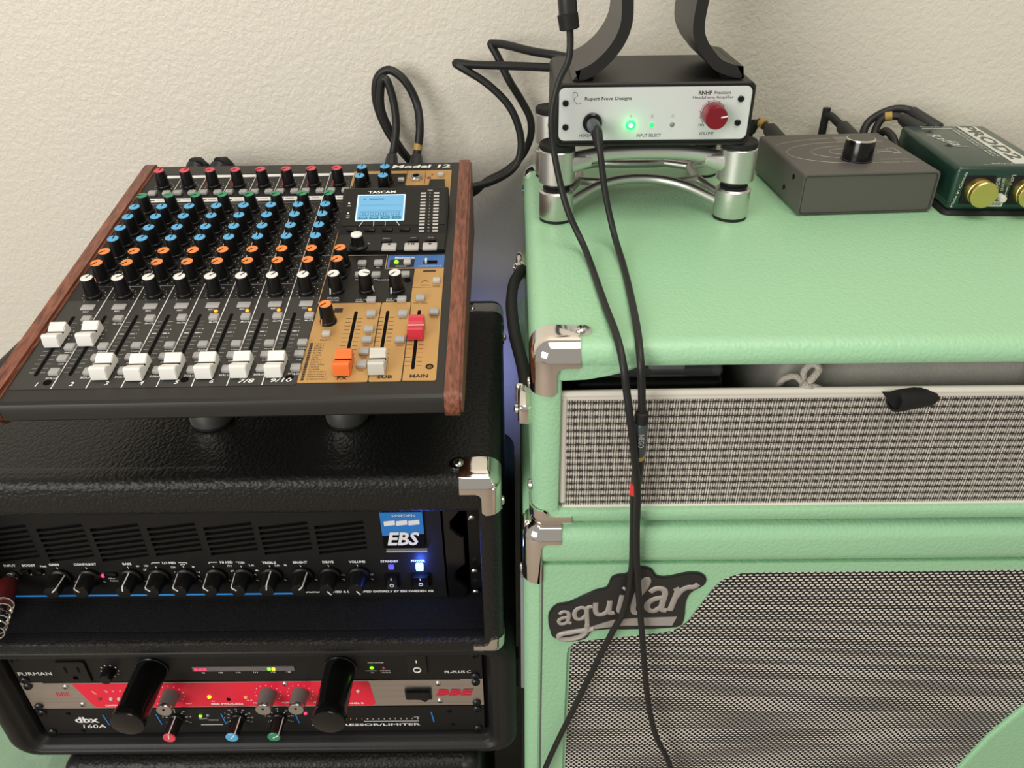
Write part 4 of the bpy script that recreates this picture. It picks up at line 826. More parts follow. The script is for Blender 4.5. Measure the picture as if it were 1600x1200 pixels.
# pull tab on the grille
tb = MB(); tm = T(267, GY0 - 3, gz(-313.5)) @ RZ(24) @ RY(97)
tb.lathe([(5.9, 4), (6.0, -1), (7.6, -1), (7.9, 2), (7.9, 32), (6.4, 37), (3, 38.5)], 18, 0, tm); tb.lathe([(6.0, 3), (5.9, 5)], 18, 0, tm)
tb.prism([(256, -306.4), (268, -306.6), (272, -312), (268, -321)], -3, 0, 0, front(0, GY0 - 4, -GZ0))
tb.build('pull_tab', 'rubber_black', gh, label='black folded pull tab on the grille edge')
# strap handle on the left side
hs = MB(); hp = [(9, 515, gz(-338)), (6.5, 540, gz(-331)), (0.5, 575, gz(-322)), (-2.2, 620, gz(-317)), (0, 665, gz(-318)), (6.5, 700, gz(-322)), (9, 722, gz(-325))]
hs.tube(hp, 5.2, 10, m=None); hs.build('strap_handle', 'rubber_black', gh)
for yy, z_ in ((500, -342), (722, -326)):
    g = MB(); g.box(2, 13, yy - 14, yy + 18, gz(z_) - 9, gz(z_) + 9, 0, None, 3, 3); g.box(0.5, 9, yy + (14 if yy < 600 else -16), yy + (20 if yy < 600 else -10), gz(z_) - 8, gz(z_) + 9, 0, None, 2); g.lathe([(4, 0), (3.6, 2), (1, 3)], 12, 0, T(2, yy - 4, gz(z_)) @ RY(-90)); g.build('handle_end', 'chrome', gh)
g = MB(); g.lathe([(4.5, 0), (4, 2), (1, 3)], 12, 0, T(12, 474, gz(-398)) @ RY(-90)); g.build('side_screw', 'steel_screw', gh)
# ------------------------------------------------------------------ green speaker cabinet below
SZ1 = -436.0
sp = thing('green_speaker_cabinet', 'large mint green speaker cabinet with stitched black grille and script badge', 'speaker', (0, 0, -H0))
def sz(z): return z + H0
SX0, SX1, SY0, SY1 = 5.8, 560.0, 462.0, 880.0
b = MB(); shell(b, SX0, SX1, 4, sz(SZ1), SY0, SY1, 15.5, 20, 16, 13, ri=2); b.build('cabinet_body', 'green_tolex', sp)
# top front roll is deeper than the sides; front baffle board with the shaped opening
b = MB(); b.box(SX0 + 4, SX1 - 4, SY0 - 0.4, SY0 + 40, sz(-477), sz(SZ1), 0, None, 13, 5); b.build('top_roll', 'green_tolex', sp)
FS = front(0, SY0 + 3.5, H0)
hole = [(47, -1180), (47.5, -587), (48.5, -580), (52, -575.4), (58, -573), (100, -567.4), (121, -564), (135, -561), (143, -556.5), (149, -549), (166, -508), (171, -500), (177, -494.5), (186, -491), (200, -490), (478, -490), (492, -494), (496, -506), (496, -610), (494, -640), (487, -660), (474, -690), (462, -720), (452, -760), (440, -820), (430, -1180)]
outer_ = [(22.0, -476), (SX1 - 16, -476), (SX1 - 16, -1480), (22.0, -1480)]
bf = MB()
bm = bmesh.new()
vo = [bm.verts.new((x, z, 0)) for x, z in outer_]; vh = [bm.verts.new((x, z, 0)) for x, z in hole]
eds = [bm.edges.new((vo[i], vo[(i + 1) % 4])) for i in range(4)] + [bm.edges.new((vh[i], vh[(i + 1) % len(vh)])) for i in range(len(vh))]
bmesh.ops.triangle_fill(bm, use_beauty=True, edges=eds)
def inside(p):
    c = False; n = len(hole)
    for i in range(n):
        (x1, y1), (x2, y2) = hole[i], hole[i - 1]
        if (y1 > p.y) != (y2 > p.y) and p.x < (x2 - x1) * (p.y - y1) / (y2 - y1) + x1: c = not c
    return c
bmesh.ops.delete(bm, geom=[f for f in bm.faces if inside(f.calc_center_median())], context='FACES_ONLY')
ex = bmesh.ops.extrude_face_region(bm, geom=bm.faces[:]); 
for v in ex['geom']:
    if isinstance(v, bmesh.types.BMVert): v.co.z = 5.0
hv = [e for e in bm.edges if all(abs(v.co.z - 5) < 1e-4 for v in e.verts) and not e.is_manifold is False and any(abs(f.normal.z) < 0.5 for f in e.link_faces) and all(23 < v.co.x < SX1 - 20 for v in e.verts)]
bm.normal_update()
hv = [e for e in bm.edges if all(abs(v.co.z - 5) < 1e-4 for v in e.verts) and any(abs(f.normal.z) < 0.5 for f in e.link_faces) and all(23 < v.co.x < SX1 - 20 and v.co.y > -1400 for v in e.verts)]
bmesh.ops.bevel(bm, geom=hv, offset=3.5, segments=3, affect='EDGES')
bm.verts.index_update()
bf.add([v.co[:] for v in bm.verts], [tuple(v.index for v in f.verts) for f in bm.faces], 0, FS @ T(0, 0, -3.5)); bm.free()
bf.build('front_baffle', 'green_tolex', sp)
b = MB(); b.box(30, SX1 - 30, -1460, -480, -9, -2.6, 0, FS); b.build('grille', 'stitched_grille_cloth', sp, label='black grille cloth with white stitches')
b = MB(); b.box(20.6, 21.8, SY0 + 1.5, SY0 + 6, 30, sz(-480)); b.build('seam_trim', 'knob_grey', sp)
for x, s in ((SX0, 1), (SX1, -1)): corner_guard(sp, x, SY0, sz(SZ1), s, -1, le=30, ve=58, r=13, wd=14)
b = MB(); b.box(3.0, 6.5, 473, 481, sz(-648), sz(-500), 0, None, 1.2); b.box(3.0, 6.5, 473, 481, sz(-960), sz(-650), 1, None, 1.2); b.build('side_bar', ['tape_grey', 'plastic_black'], sp)
# badge: black cushion outline with raised script letters
bd = [(26.8, -543.6), (27.2, -531.5), (33.6, -521.2), (44.3, -518.2), (65.3, -504.6), (74, -501.5), (76.5, -496), (78.0, -490), (82, -486.7), (89.7, -485.3), (93.1, -481.7), (100.6, -477.4), (110.2, -479.7), (115.7, -487.9), (125.2, -488.8), (140.6, -484.5), (151.2, -485.4), (156.6, -491.4), (155.5, -499.7), (146, -508), (142.8, -520), (143.4, -540), (138.4, -550.8), (106.3, -551.6), (67.6, -554.0), (59.7, -564.8), (43.0, -568.8), (31.6, -562.7), (28.7, -554.3)]
bs = []
for i in range(len(bd)):
    p0, p1, p2, p3 = (Vector(bd[(i + k) % len(bd)]) for k in (-1, 0, 1, 2))
    for k in range(3):
        t = k / 3; q = 0.5 * ((2 * p1) + (p2 - p0) * t + (2 * p0 - 5 * p1 + 4 * p2 - p3) * t * t + (3 * p1 - p0 - 3 * p2 + p3) * t ** 3); bs.append((q.x, q.y))
ob = MB(); ob.prism(bs, 1.3, 4.2, 0, FS, 1.2); lb = ob.build('logo_badge', 'badge_black', sp, label='black badge with raised grey script lettering')
FL = FS @ T(0, 0, 4.2) @ Matrix.Diagonal((1, 1, 0.34, 1))
def letter(strokes, wd):
    g = MB()
    for st in strokes: g.tube([(a, c, 0) for a, c in st], wd, 10, 0, FL, smooth=5)
    g.build('letter', 'badge_letter', lb)
letter([[(36, -531.5), (39.5, -528.6), (43.4, -530), (44, -536), (43.6, -541.5), (46.5, -543)], [(43.8, -535.5), (38.5, -536.6), (35.6, -540), (37.5, -544), (41.5, -543), (43.6, -540)]], 1.75)
letter([[(59, -526), (55, -523.6), (50.5, -526), (48.8, -532), (51, -537.6), (55.5, -537.4), (58.8, -532.5)], [(64, -522.2), (59.4, -524.4), (59.6, -535), (60.2, -544), (59, -551)]], 2.0)
letter([[(66.4, -517.8), (66.6, -527), (68.6, -532), (73, -532), (77, -527.5), (78.4, -515.5)], [(78.4, -515.5), (78.2, -528), (80, -531), (83, -530)]], 2.3)
letter([[(88.6, -508.8), (87.4, -520), (87, -528), (91, -530)], [(89.4, -502.2), (90.4, -501.2), (91, -500.6)]], 2.7)
letter([[(104, -531), (99.6, -530), (98.4, -522), (100.4, -508), (104, -494.5), (107, -490), (108.6, -493), (106.6, -501), (102.6, -509)]], 2.5)
letter([[(111.5, -505.5), (116, -501.6), (122, -502.5), (124, -508), (122.8, -519), (122.8, -526.5), (127, -528)], [(123.2, -512), (115.5, -514), (110.6, -519), (111, -526), (116, -528.6), (121.6, -524)]], 2.7)
letter([[(132, -501), (134, -505), (132.2, -516), (130, -528)], [(133.4, -512), (137, -504.5), (142, -500.5), (147, -500), (150.5, -496.5)]], 2.7)
g = MB(); g.prism([(62, -548.6), (82, -539.5), (100, -537.4), (136.5, -536), (133.5, -546.6), (92, -546), (70, -549.5), (60, -552)], 4, 5, 0, FS); g.tube([(60, -545, 4.5), (60.5, -552, 4.5), (55, -559.6, 4.5), (44, -563.2, 4.5), (36.5, -561.4, 4.5), (37.4, -556.6, 4.5), (48, -553.4, 4.5), (66, -549.6, 4.5)], 2.4, 8, 0, FS); g.build('underline', 'badge_letter', lb)
# ------------------------------------------------------------------ headphone amplifier
RZB = -197.0
ha = thing('headphone_amplifier', 'small black headphone amplifier with a white faceplate and red volume knob', 'headphone amplifier', (0, 0, RZB))
FA = front(0, 680, -RZB)
b = MB(); rr = [[(x, y_, z_) for x, z_ in rrect(36 + i, 202 - i, 0 + i, 52 - i, 6 - i * 0.6)] for i, y_ in ((1.5, 797), (0, 795.5), (0, 681.5), (1.2, 680), (2.4, 680), (2.8, 681.4))]
b.loops(rr, 0, cap_start=True); b.build('case', 'powder_black', ha)
b = MB(); b.prism(rrect(39.2, 198.9, -191.6, -148.4, 5), -1, 0.8, 0, FA, 0.5); b.build('faceplate', 'faceplate_white', ha, label='white faceplate with dark lettering')
b = MB(); b.text('Rupert Neve Designs', 60.5, -157.4, 0.95, 3.6, 0, FA, w=39, align='l', bold=0.012); b.text('RNHP', 154.5, -153.2, 0.95, 3.4, 0, FA, align='l', w=11, bold=0.03); b.text('Precision', 167.5, -153.2, 0.95, 2.9, 0, FA, align='l', w=13.5)
b.text('Headphone Amplifier', 150, -157.2, 0.95, 2.9, 0, FA, align='l', w=34); b.text('HEADPHONE', 57, -187.2, 0.95, 2.6, 0, FA, align='l', w=20); b.text('INPUT SELECT', 116, -187.6, 0.95, 2.7, 0, FA, w=20.5); b.text('VOLUME', 164.5, -186.6, 0.95, 2.7, 0, FA, w=12.4); b.text('MIN', 159.6, -179.6, 0.95, 1.8, 0, FA)
for s_, x in (('A', 99.9), ('B', 117.7), ('C', 135)): b.text(s_, x, -171.8, 0.95, 2.7, 1, FA)
b.tube([(51, -160.5, 0.9), (50.8, -152.6, 0.9), (53.6, -152.2, 0.9), (54.4, -154.6, 0.9), (51.6, -157, 0.9), (54, -161, 0.9), (57.8, -160.4, 0.9)], 0.16, 5, 0, FA)
for a in range(-135, 136, 27): b.line(167.9 + 10.3 * math.sin(R(a)), -170 + 10.3 * math.cos(R(a)), 167.9 + 11.4 * math.sin(R(a)), -170 + 11.4 * math.cos(R(a)), 0.3, 0.95, 0, FA)
b.tube([(167.9 + 10.2 * math.sin(R(a)), -170 + 10.2 * math.cos(R(a)), 0.85) for a in range(-135, 136, 9)], 0.16, 5, 0, FA, smooth=1)
b.build('faceplate_print', ['print_dark', 'print_grey'], ha)['kind'] = 'stuff'
BOLT = MB().lathe([(2.6, 0), (2.6, 1.4), (2.1, 1.8), (1.2, 1.8), (1.1, 0.9)], 14).mesh('bolt', ['gloss_black'])
for x, z in ((44.5, -160.4), (44.8, -180), (189.8, -158.4), (189.8, -177.8)): inst('bolt', BOLT, ha, rot=fr(x, 679.3, z - RZB))
b = MB(); b.lathe([(8.2, 0.6), (8.2, 4), (7, 5.4), (5.2, 5.4), (5, 2)], 24); b.build('headphone_socket', 'gloss_black', ha, rot=fr(67.4, 680, -176.4 - RZB))
LB = MB().lathe([(3.6, 0.6), (3.6, 1.2), (2.9, 2.2), (1.0, 2.8)], 20)
MB().lathe([(1.9, 2.2), (1.9, 2.9), (1.0, 3.5)], 16).build('light_core', 'led_core', ha, rot=fr(99.9, 680, -178.9 - RZB))
for x, m_, lab in ((99.9, 'led_green', 'brightly glowing green light'), (117.7, 'led_green_dim', None), (135, 'led_off_grey', None)): inst('select_light', LB.mesh('select_light', [m_]), ha, rot=fr(x, 680, -178.9 - RZB) @ Matrix.Scale(1.15 if x < 110 else 0.6, 4), label=lab)
l = bpy.data.lights.new('select_glow', 'POINT'); l.energy = 0.0028; l.color = (0.02, 1.0, 0.16); l.shadow_soft_size = 0.003
lo_ = bpy.data.objects.new('select_glow', l); COL.objects.link(lo_); lo_.location = (0.0999, 0.6705, (-178.9 + H0) / 1000)
b = MB(); b.lathe([(9.4, 0.8), (9.6, 2.2), (9.2, 17), (8.4, 18)], 36); ko = b.build('volume_knob', 'knob_red', ha, rot=fr(167.9, 680, -170 - RZB, -78), label='dark red aluminium volume knob')
b = MB(); b.box(-0.5, 0.5, 3.4, 8.8, 17.8, 18.25); b.build('pointer', 'print_white', ko)
isostand('isolation_stand', 'silver isolation stand carrying the small headphone amplifier, on the green case', 'stand', (119.5, 760, GZ1), 160, 126, RZB - GZ1, 15.6)
# ------------------------------------------------------------------ headphone stand
hsd = thing('headphone_stand', 'tall black curved headphone stand on the headphone amplifier', 'headphone stand', (0, 0, -145))
def z5(z): return z + 145
Lc = [(52, -142.2), (62, -138.6), (71, -133.4), (81, -124), (88.5, -113), (92.5, -100.5), (92.2, -84), (89, -66), (84, -40), (80, 0), (82, 50), (92, 92), (108, 112), (122, 117)]
Rc = [(192, -139.5), (184, -138.6), (171, -134), (163, -127), (154.5, -116.5), (150.6, -104.5), (152, -84.5), (156, -66), (160, -40), (164, 0), (162, 50), (152, 92), (136, 112), (122, 117)]
line_ = Lc + list(reversed(Rc))[1:]
P = [Vector(p) for p in line_]; Q = []
for i in range(len(P) - 1):
    p0 = P[max(i - 1, 0)]; p1 = P[i]; p2 = P[i + 1]; p3 = P[min(i + 2, len(P) - 1)]
    for k in range(4):
        t = k / 4; Q.append(0.5 * ((2 * p1) + (p2 - p0) * t + (2 * p0 - 5 * p1 + 4 * p2 - p3) * t * t + (3 * p1 - p0 - 3 * p2 + p3) * t ** 3))
Q.append(P[-1])
rings = []
for i, p in enumerate(Q):
    d = (Q[min(i + 1, len(Q) - 1)] - Q[max(i - 1, 0)]).normalized(); n = Vector((-d.y, d.x)) * 4.7
    a = p + n; c = p - n
    if i == 0: a = Vector((57, -136.4)); c = Vector((50.6, -144.6))
    if i == len(Q) - 1: a = Vector((185.5, -134)); c = Vector((192.5, -144.4))
    rings.append([(a.x, 688, z5(a.y)), (a.x, 774, z5(a.y)), (c.x, 774, z5(c.y)), (c.x, 688, z5(c.y))])
low = min(z for r_ in rings for _, _, z in r_)
rings = [[(x, y_, max(z, 0.4)) for x, y_, z in r_] for r_ in rings]
b = MB(); b.loops(rings, 0, cap_start=True); b.build('bent_frame', 'wood_black', hsd, sharp=50)
for x in (60, 184):
    b = MB(); b.box(x - 8, x + 8, 692, 708, 0, 1.6, 0, None, 0.5); b.build('felt_pad', 'felt_black', hsd)
# ------------------------------------------------------------------ selector box
sb = thing('selector_box', 'grey metal audio selector box with one black knob and fine curved lines', 'selector box', (321, 762, GZ1), 3.0)
b = MB(); b.loops([[(x, y_, z_) for x, z_ in rrect(-63 + i, 63 - i, 1.5 + i * 0.3, 39 - i, 3.2)] for i, y_ in ((0, 63), (0, -62), (0.3, -62.6), (1.6, -62.6), (1.7, -60.5))], 0, cap_start=True); b.build('case', 'grey_enamel', sb)
b = MB(); b.prism(rrect(-60.6, 60.6, 2.6, 36.6, 2.5, 3), -1, 0.6, 0, front(0, -60.8, 0), 0.4); b.build('front_cover', 'grey_enamel', sb)
for x in (-50, 50):
    for y_ in (-50, 50): MB().lathe([(6, 0), (6, 1.8)], 14).build('rubber_foot', 'rubber_black', sb, (x, y_, 0))
b = MB()
def arc(rx, ry, cx, cy, a0, a1): b.tube([(cx + rx * math.cos(R(a0 + (a1 - a0) * k / 24)), cy + ry * math.sin(R(a0 + (a1 - a0) * k / 24)), 39.05) for k in range(25)], 0.28, 5, smooth=1)
arc(64, 34, 8, 0, 90, 262); arc(40, 20, 8, 1, 95, 262); arc(90, 50, 12, -2, 96, 140); arc(22, 11, 8, 2, 95, 265)
for k in range(5): b.tube([(8, 34 + 4.2 * k, 39.05), (52 - 2 * k, 33 + 4.2 * k, 39.05)], 0.25, 5, smooth=1)
for pts in ([(24, -2), (24, 13), (30, 13), (30, 8), (44, 8), (44, 13), (52, 13), (52, -2), (45, -2), (45, 3), (31, 3), (31, -2), (24, -2)],): b.tube([(x, y_ - 4, 39.05) for x, y_ in pts], 0.5, 5, smooth=1)
b.text('Studio Series', 50, -24, 39.1, 3.4, align='r', w=26); b.text('Audio Selector Switch', 55, -33, 39.1, 3.6, align='r', w=50)
b.build('top_print', 'print_taupe', sb)['kind'] = 'stuff'
b = MB(); b.lathe([(14.4, 39), (14.4, 40), (13.8, 40.4), (13.2, 57.6), (12.8, 58.4)], 40); ko = b.build('selector_knob', 'gloss_black', sb, (2, -22, 0))
b = MB(); b.lathe([(13.2, 57.6), (12.9, 58.6), (12.2, 59.0)], 40, 0); b.lathe([(11.9, 58.9), (11.8, 59.1)], 40, 1); b.build('knob_rim', ['chrome', 'gloss_black'], ko)
for y_, z_ in ((-40, 30), (-22, 14)): inst('screw', SCREW_K, sb, (-63, y_, z_), rot=RY(-90))
# ------------------------------------------------------------------ direct box
db = thing('direct_box', 'dark green direct box with two round gold input sockets', 'direct box', (443, 764, GZ1), -3.0)
b = MB(); b.loops([[(x, y_, z_) for x, y_ in rrect(-43 - e, 43 + e, -71 - e, 71 + e, 6)] for e, z_ in ((1.5, 0), (1.5, 1.2), (0.2, 3), (-0.8, 4))], 0, cap_start=True); b.build('rubber_base', 'rubber_black', db)
b = MB(); b.box(-41.5, 41.5, -69.5, 69.5, 3.5, 44, 0, None, 4.5, 4); b.box(-42.2, 42.2, -70.2, 70.2, 8, 44.6, 0, None, 4.5, 4); b.build('case', 'green_enamel', db)
b = MB(); TP = T(0, 0, 44.8)
b.prism(rrect(-6, 12.5, -66, 58, 0.6, 2), -0.1, 0.15, 0, TP @ T(17, 6, 0)); b.text('PROD2', 20.6, 9, 0.35, 12.5, 1, TP, w=112, rot=-90, bold=0.03)
for k in range(2): b.text('STEREO DIRECT BOX', 6.6 - 3.4 * k * 1.2, 8, 0.2, 2.6, 0, TP, w=96, rot=-90)
b.text('Radial', -19, 12, 0.2, 11, 0, TP, w=46, rot=-72, shear=0.3); b.text('RIGHT    LEFT', -4, 62, 0.2, 2.6, 0, TP, w=44); b.line(-26, 57, 4, 57, 1.0, 0.2, 0, TP); b.text('INPUTS', 0, -60.5, 0.2, 3, 0, TP, w=18); b.line(-18, -64.5, 16, -64.5, 0.7, 0.2, 0, TP)
DF = front(0, -70.4, 0)
b.text('RIGHT', -3.4, 29.5, 0.2, 3.4, 0, DF, w=11, rot=-82); b.text('GROUND', 1.2, 29, 0.2, 2.2, 0, DF, w=12, rot=-82); b.text('LEFT', 9, 33, 0.2, 3.6, 0, DF, w=9.5, rot=-82); b.line(6.2, 27, 6.2, 19, 0.5, 0.2, 0, DF); b.line(6.2, 19, 8, 19, 0.5, 0.2, 0, DF)
b.text('Made in Canada', -36, 24, 0.2, 2.4, 0, DF, w=33, rot=82); b.prism(rrect(-6.5, 6.5, 8.4, 13.6, 0.4, 2), 0, 0.2, 0, DF); b.text('Radial', 0, 11.4, 0.4, 3.4, 1, DF, w=11, shear=0.2)
b.build('case_print', ['print_pale', 'green_enamel'], db)['kind'] = 'stuff'
for y_ in (44, -4):
    inst('screw', screw_mesh(4.4, 0.8, ('black_screw', 'void_black')), db, (-24, y_, 44.4))
for x in (-20, 22):
    b = MB(); b.box(-13, 13, -13, 13, 0, 1.4, 0, None, 2); so = b.build('input_socket', 'plastic_black', db, rot=fr(x, -70.4, 24))
    b = MB(); b.lathe([(11, 1), (11.6, 1.6), (11.6, 9), (10.6, 9.6), (10.6, 10.6), (11.8, 11), (11.8, 15), (11, 16)], 36); b.build('gold_cap', 'gold_metal', so, label='round gold socket cap')
b = MB(); b.lathe([(3.2, 0), (3.2, 8), (2.6, 8.8)], 18); b.build('ground_button', 'fader_cream', db, rot=fr(1.5, -70.4, 18))
# ------------------------------------------------------------------ cables
def cable(name, label, pts, r, parts=(), cat='cable', group=None, m_='cable_black', root=None, smooth=6):
    p0 = pts[0] if root is None else root
    t = thing(name, label, cat, p0, 0, group)
    loc = lambda p: (p[0] - p0[0], p[1] - p0[1], p[2] - p0[2])
    c = MB(); c.tube([loc(p) for p in pts], r, 12, smooth=smooth); c.build('cord', m_, t)
    for pn, a, e, r0, r1, mm in parts:
        c = MB(); a, e = Vector(loc(a)), Vector(loc(e)); c.tube([a, a.lerp(e, 0.06), a.lerp(e, 0.94), e], 1, 16, smooth=1)
        n = 16
        for i, f in enumerate((0.82 * r0, r0, r1, 0.82 * r1)):
            ctr = (a, a.lerp(e, 0.06), a.lerp(e, 0.94), e)[i]
            for k in range(n):
                v = Vector(c.v[i * n + k]); c.v[i * n + k] = tuple(ctr + (v - ctr) * f)
        c.build(pn, mm, t)
    return t
A = [(38.7, 655.0, -54.1), (39.6, 652.0, -79.3), (41.2, 650.0, -92.2), (44.3, 650.0, -97.5), (44.3, 648.0, -119.1), (36.6, 645.0, -136.2), (31.4, 642.0, -160.7), (33.9, 640.0, -190.6), (44.5, 628, -232), (59.8, 608, -262), (66.3, 517.1, -264.8), (69.5, 470, -264.6), (72.5, 450, -276), (75.5, 445.0, -295), (78.3, 442.0, -311.8), (83.6, 442.0, -344.4), (89.3, 446.0, -381.1), (92.6, 450.0, -427.8), (97.3, 452.0, -476.7), (107.5, 452.0, -554.4), (118.4, 452.0, -633.7), (131.2, 452.0, -692.4), (152.1, 450.0, -753.3), (176, 440, -900), (185, 420, -1200), (190, 390, -1490)]
cable('headphone_cable', 'thin black headphone cable falling from the stand across the amplifier and green case', A, 2.7, [('plug', (38.0, 656, -40), (44.0, 650, -98.5), 7.4, 7.0, 'cable_sheen'), ('plug_collar', (42.4, 650.5, -88), (44.4, 650, -99.5), 7.9, 7.6, 'rubber_black')])
B = [(68.5, 655, -174.5), (69.1, 651.0, -177.3), (71.5, 645.0, -190.8), (77.2, 640.0, -224.9), (85, 628, -256), (88, 590, -264.6), (87.3, 540.4, -264.8), (85.0, 482.6, -264.6), (84.0, 453.0, -273.0), (85.9, 448.0, -294.3), (87.8, 447.0, -320)]
cable('extension_cable', 'black cable with graphite plug from the headphone amplifier to an inline connector', B, 2.7, [('plug', (67.4, 675, -176.4), (68.9, 653, -177.2), 5.6, 4.9, 'plug_graphite'), ('plug_boot', (68.8, 655, -177.2), (71, 646, -188.5), 4.9, 3.6, 'rubber_black'), ('socket_collar', (87.4, 447, -312), (87.6, 447, -321), 4.6, 5.0, 'rubber_black'), ('socket_body', (87.6, 447, -320.5), (88.6, 448, -350), 4.9, 4.5, 'plug_graphite'), ('gold_ring', (88.6, 448, -349.5), (88.8, 448.5, -354), 3.6, 3.6, 'gold_metal')])
MB().text('NEGO', 0, 0, 0, 4.0, w=11.5, rot=-88, bold=0.01).build('lettering', 'print_grey', bpy.data.objects['extension_cable'], (87.9 - 68.5, 442.4 - 655, -334 + 174.5), rot=FRONT)
B2 = [(88.8, 449.0, -356), (89.0, 451.0, -376.6), (88.4, 453.0, -393.8), (90.7, 455.0, -430.6), (92.7, 455.0, -472.5), (89.5, 454.0, -517.5), (78.3, 455.0, -557.7), (56.2, 455.0, -637.0), (25.0, 452.0, -749.2), (-10, 440, -900), (-30, 410, -1200), (-40, 370, -1490)]
cable('headphone_lead', 'black lead with a red band joining the inline connector in front of the silver grille', B2, 2.7, [('plug', (88.8, 449, -353), (89.0, 451, -378), 4.2, 4.4, 'cable_sheen'), ('red_band', (88.5, 452.6, -380), (88.4, 453, -391), 3.6, 3.6, 'tape_red')])
loop1 = [(-132, 838, -270), (-131.5, 846.0, -264), (-129.5, 856.0, -252.9), (-124.4, 862.0, -227.3), (-125.3, 866.0, -201.6), (-130.9, 868.0, -179.4), (-136.9, 870.0, -182.9), (-140.2, 872.0, -206.2), (-135.6, 874.0, -226.9), (-124.1, 876.0, -251.9), (-109.9, 878.0, -275.5), (-103.3, 882.0, -303.7), (-100, 886, -420), (-110, 888, -700), (-120, 888, -1490)]
loop2 = [(-105.5, 838, -268), (-106.0, 846.0, -262), (-103.0, 856.0, -251.9), (-99.1, 862.0, -227.6), (-101.9, 866.0, -205.2), (-112.4, 868.0, -182.8), (-128.4, 870.0, -171.5), (-142.3, 872.0, -180.1), (-146.3, 874.0, -203.3), (-139.7, 876.0, -230.8), (-126.8, 878.0, -256.0), (-112.5, 882.0, -278.3), (-100.4, 886.0, -312.0), (-92, 888, -420), (-90, 889, -700), (-90, 889, -1490)]
loop2 = [p if k < 4 or k > 11 else (p[0], p[1] + 8, p[2]) for k, p in enumerate(loop2)]
cable('patch_cable', 'black patch cable making the inner, smaller loop behind the mixing console', loop1, 4.2, [('plug', (-132.5, 834, -276), (-130, 853, -253), 9.5, 6.0, 'cable_sheen')], group='looped cables behind the console')
cable('patch_cable', 'black patch cable making the outer, larger loop behind the mixing console', loop2, 4.4, [('plug', (-105, 834, -274), (-103.4, 853, -254), 9.5, 6.0, 'cable_sheen'), ('gold_band', (-102.6, 856.6, -250), (-101.6, 858.8, -243), 4.8, 4.8, 'tape_gold')], group='looped cables behind the console')
Pc = [(60, 802, -165), (49.8, 812.0, -159.3), (31.9, 826.0, -160.4), (0.5, 850.0, -163.5), (-39.5, 872.0, -166.0), (-56, 880.0, -165.6), (-58.5, 880, -166.5), (-52.5, 876.0, -169.5), (-26.7, 872.0, -184.6), (-3.4, 868.0, -206.8), (8.0, 866.0, -233.3), (8.6, 864.0, -256.9), (-0.7, 862.0, -273.9), (-22.1, 858.0, -285.3), (-44.6, 850.0, -288.9), (-71.3, 842.0, -291.5), (-100, 832, -292)]
Qc = [(80, 802, -160), (64.9, 812.0, -152.2), (45.1, 820.0, -148.7), (19.7, 840.0, -147.9), (-5.9, 866.0, -146.1), (-19, 878.0, -146.7), (-20.8, 878, -148), (-15.0, 876.0, -158.0), (-3.0, 872.0, -181.6), (10.3, 870.0, -204.1), (19.8, 872.0, -223.7), (19.9, 874.0, -244.2), (10.0, 872.0, -264.6), (-7.9, 868.0, -279.5), (-29.4, 864.0, -289.5), (-45.2, 858.0, -298.9), (-72.2, 848.0, -303.1), (-100, 834, -304)]
Qc = [p if k < 9 or k > 14 else (p[0], p[1] + 7, p[2]) for k, p in enumerate(Qc)]
cable('signal_cable', 'black cable with the lower bend, from the headphone amplifier to the mixing console', Pc, 4.1, group='cables from amplifier to console')
cable('signal_cable', 'black cable with the upper bend, from the headphone amplifier to the mixing console', Qc, 4.1, group='cables from amplifier to console')
for i, (x, lab) in enumerate(((-347, 'leftmost black plug standing up behind the left end of the console'), (-321, 'black plug beside the leftmost one behind the left end of the console'))):
    cable('input_cable', lab, [(x, 834, -276), (x + 2, 848, -264), (x + 4 + 3 * i, 862, -262), (x + 9, 876, -280), (x + 10, 886, -330), (x + 8, 889, -700), (x + 8, 889, -1490)], 4.2, [('plug', (x, 832, -278), (x + 3, 852, -262), 9.6, 9.4, 'cable_sheen'), ('plug_boot', (x + 3, 851, -262.5), (x + 5 + 3 * i, 862, -262), 9.3, 6.5, 'rubber_black')], group='input cables of the console')
cable('selector_cable', 'black cable plugged in behind the left corner of the grey selector box', [(282, 826, -240), (277, 846, -236), (272.3, 864.0, -230.8), (268.0, 874.0, -229.0), (264, 882.0, -240), (262, 885.0, -270), (262, 886, -700), (262, 888, -1490)], 4.2, [('plug', (283, 824, -243), (274.5, 858, -231), 9.5, 7.5, 'cable_sheen'), ('gold_band', (272, 866, -229.6), (269, 872, -228.4), 5.2, 5.2, 'tape_gold')], group='cables behind the selector box')
cable('selector_cable', 'black cable rising behind the middle of the grey selector box', [(362, 832, -240), (358, 850, -234), (352.8, 866.0, -230.0), (346.3, 880.0, -224.6), (343.5, 885.0, -229), (343, 886, -260), (343, 887, -700), (343, 888, -1490)], 4.2, [('plug', (363, 828, -244), (354, 864, -230.5), 9.0, 7.0, 'cable_sheen')], group='cables behind the selector box')
cable('link_cable', 'black cable arching highest from behind the selector box into the green direct box', [(376, 838, -248), (377.7, 860.0, -240.5), (386.2, 872.0, -228.9), (402.3, 872.0, -218.3), (418.4, 868.0, -215.0), (430.8, 858.0, -219.2), (443.0, 840.0, -229)], 4.2, [('plug', (424, 864, -216), (445, 836, -231), 6, 9, 'cable_sheen')], group='cables between the boxes')
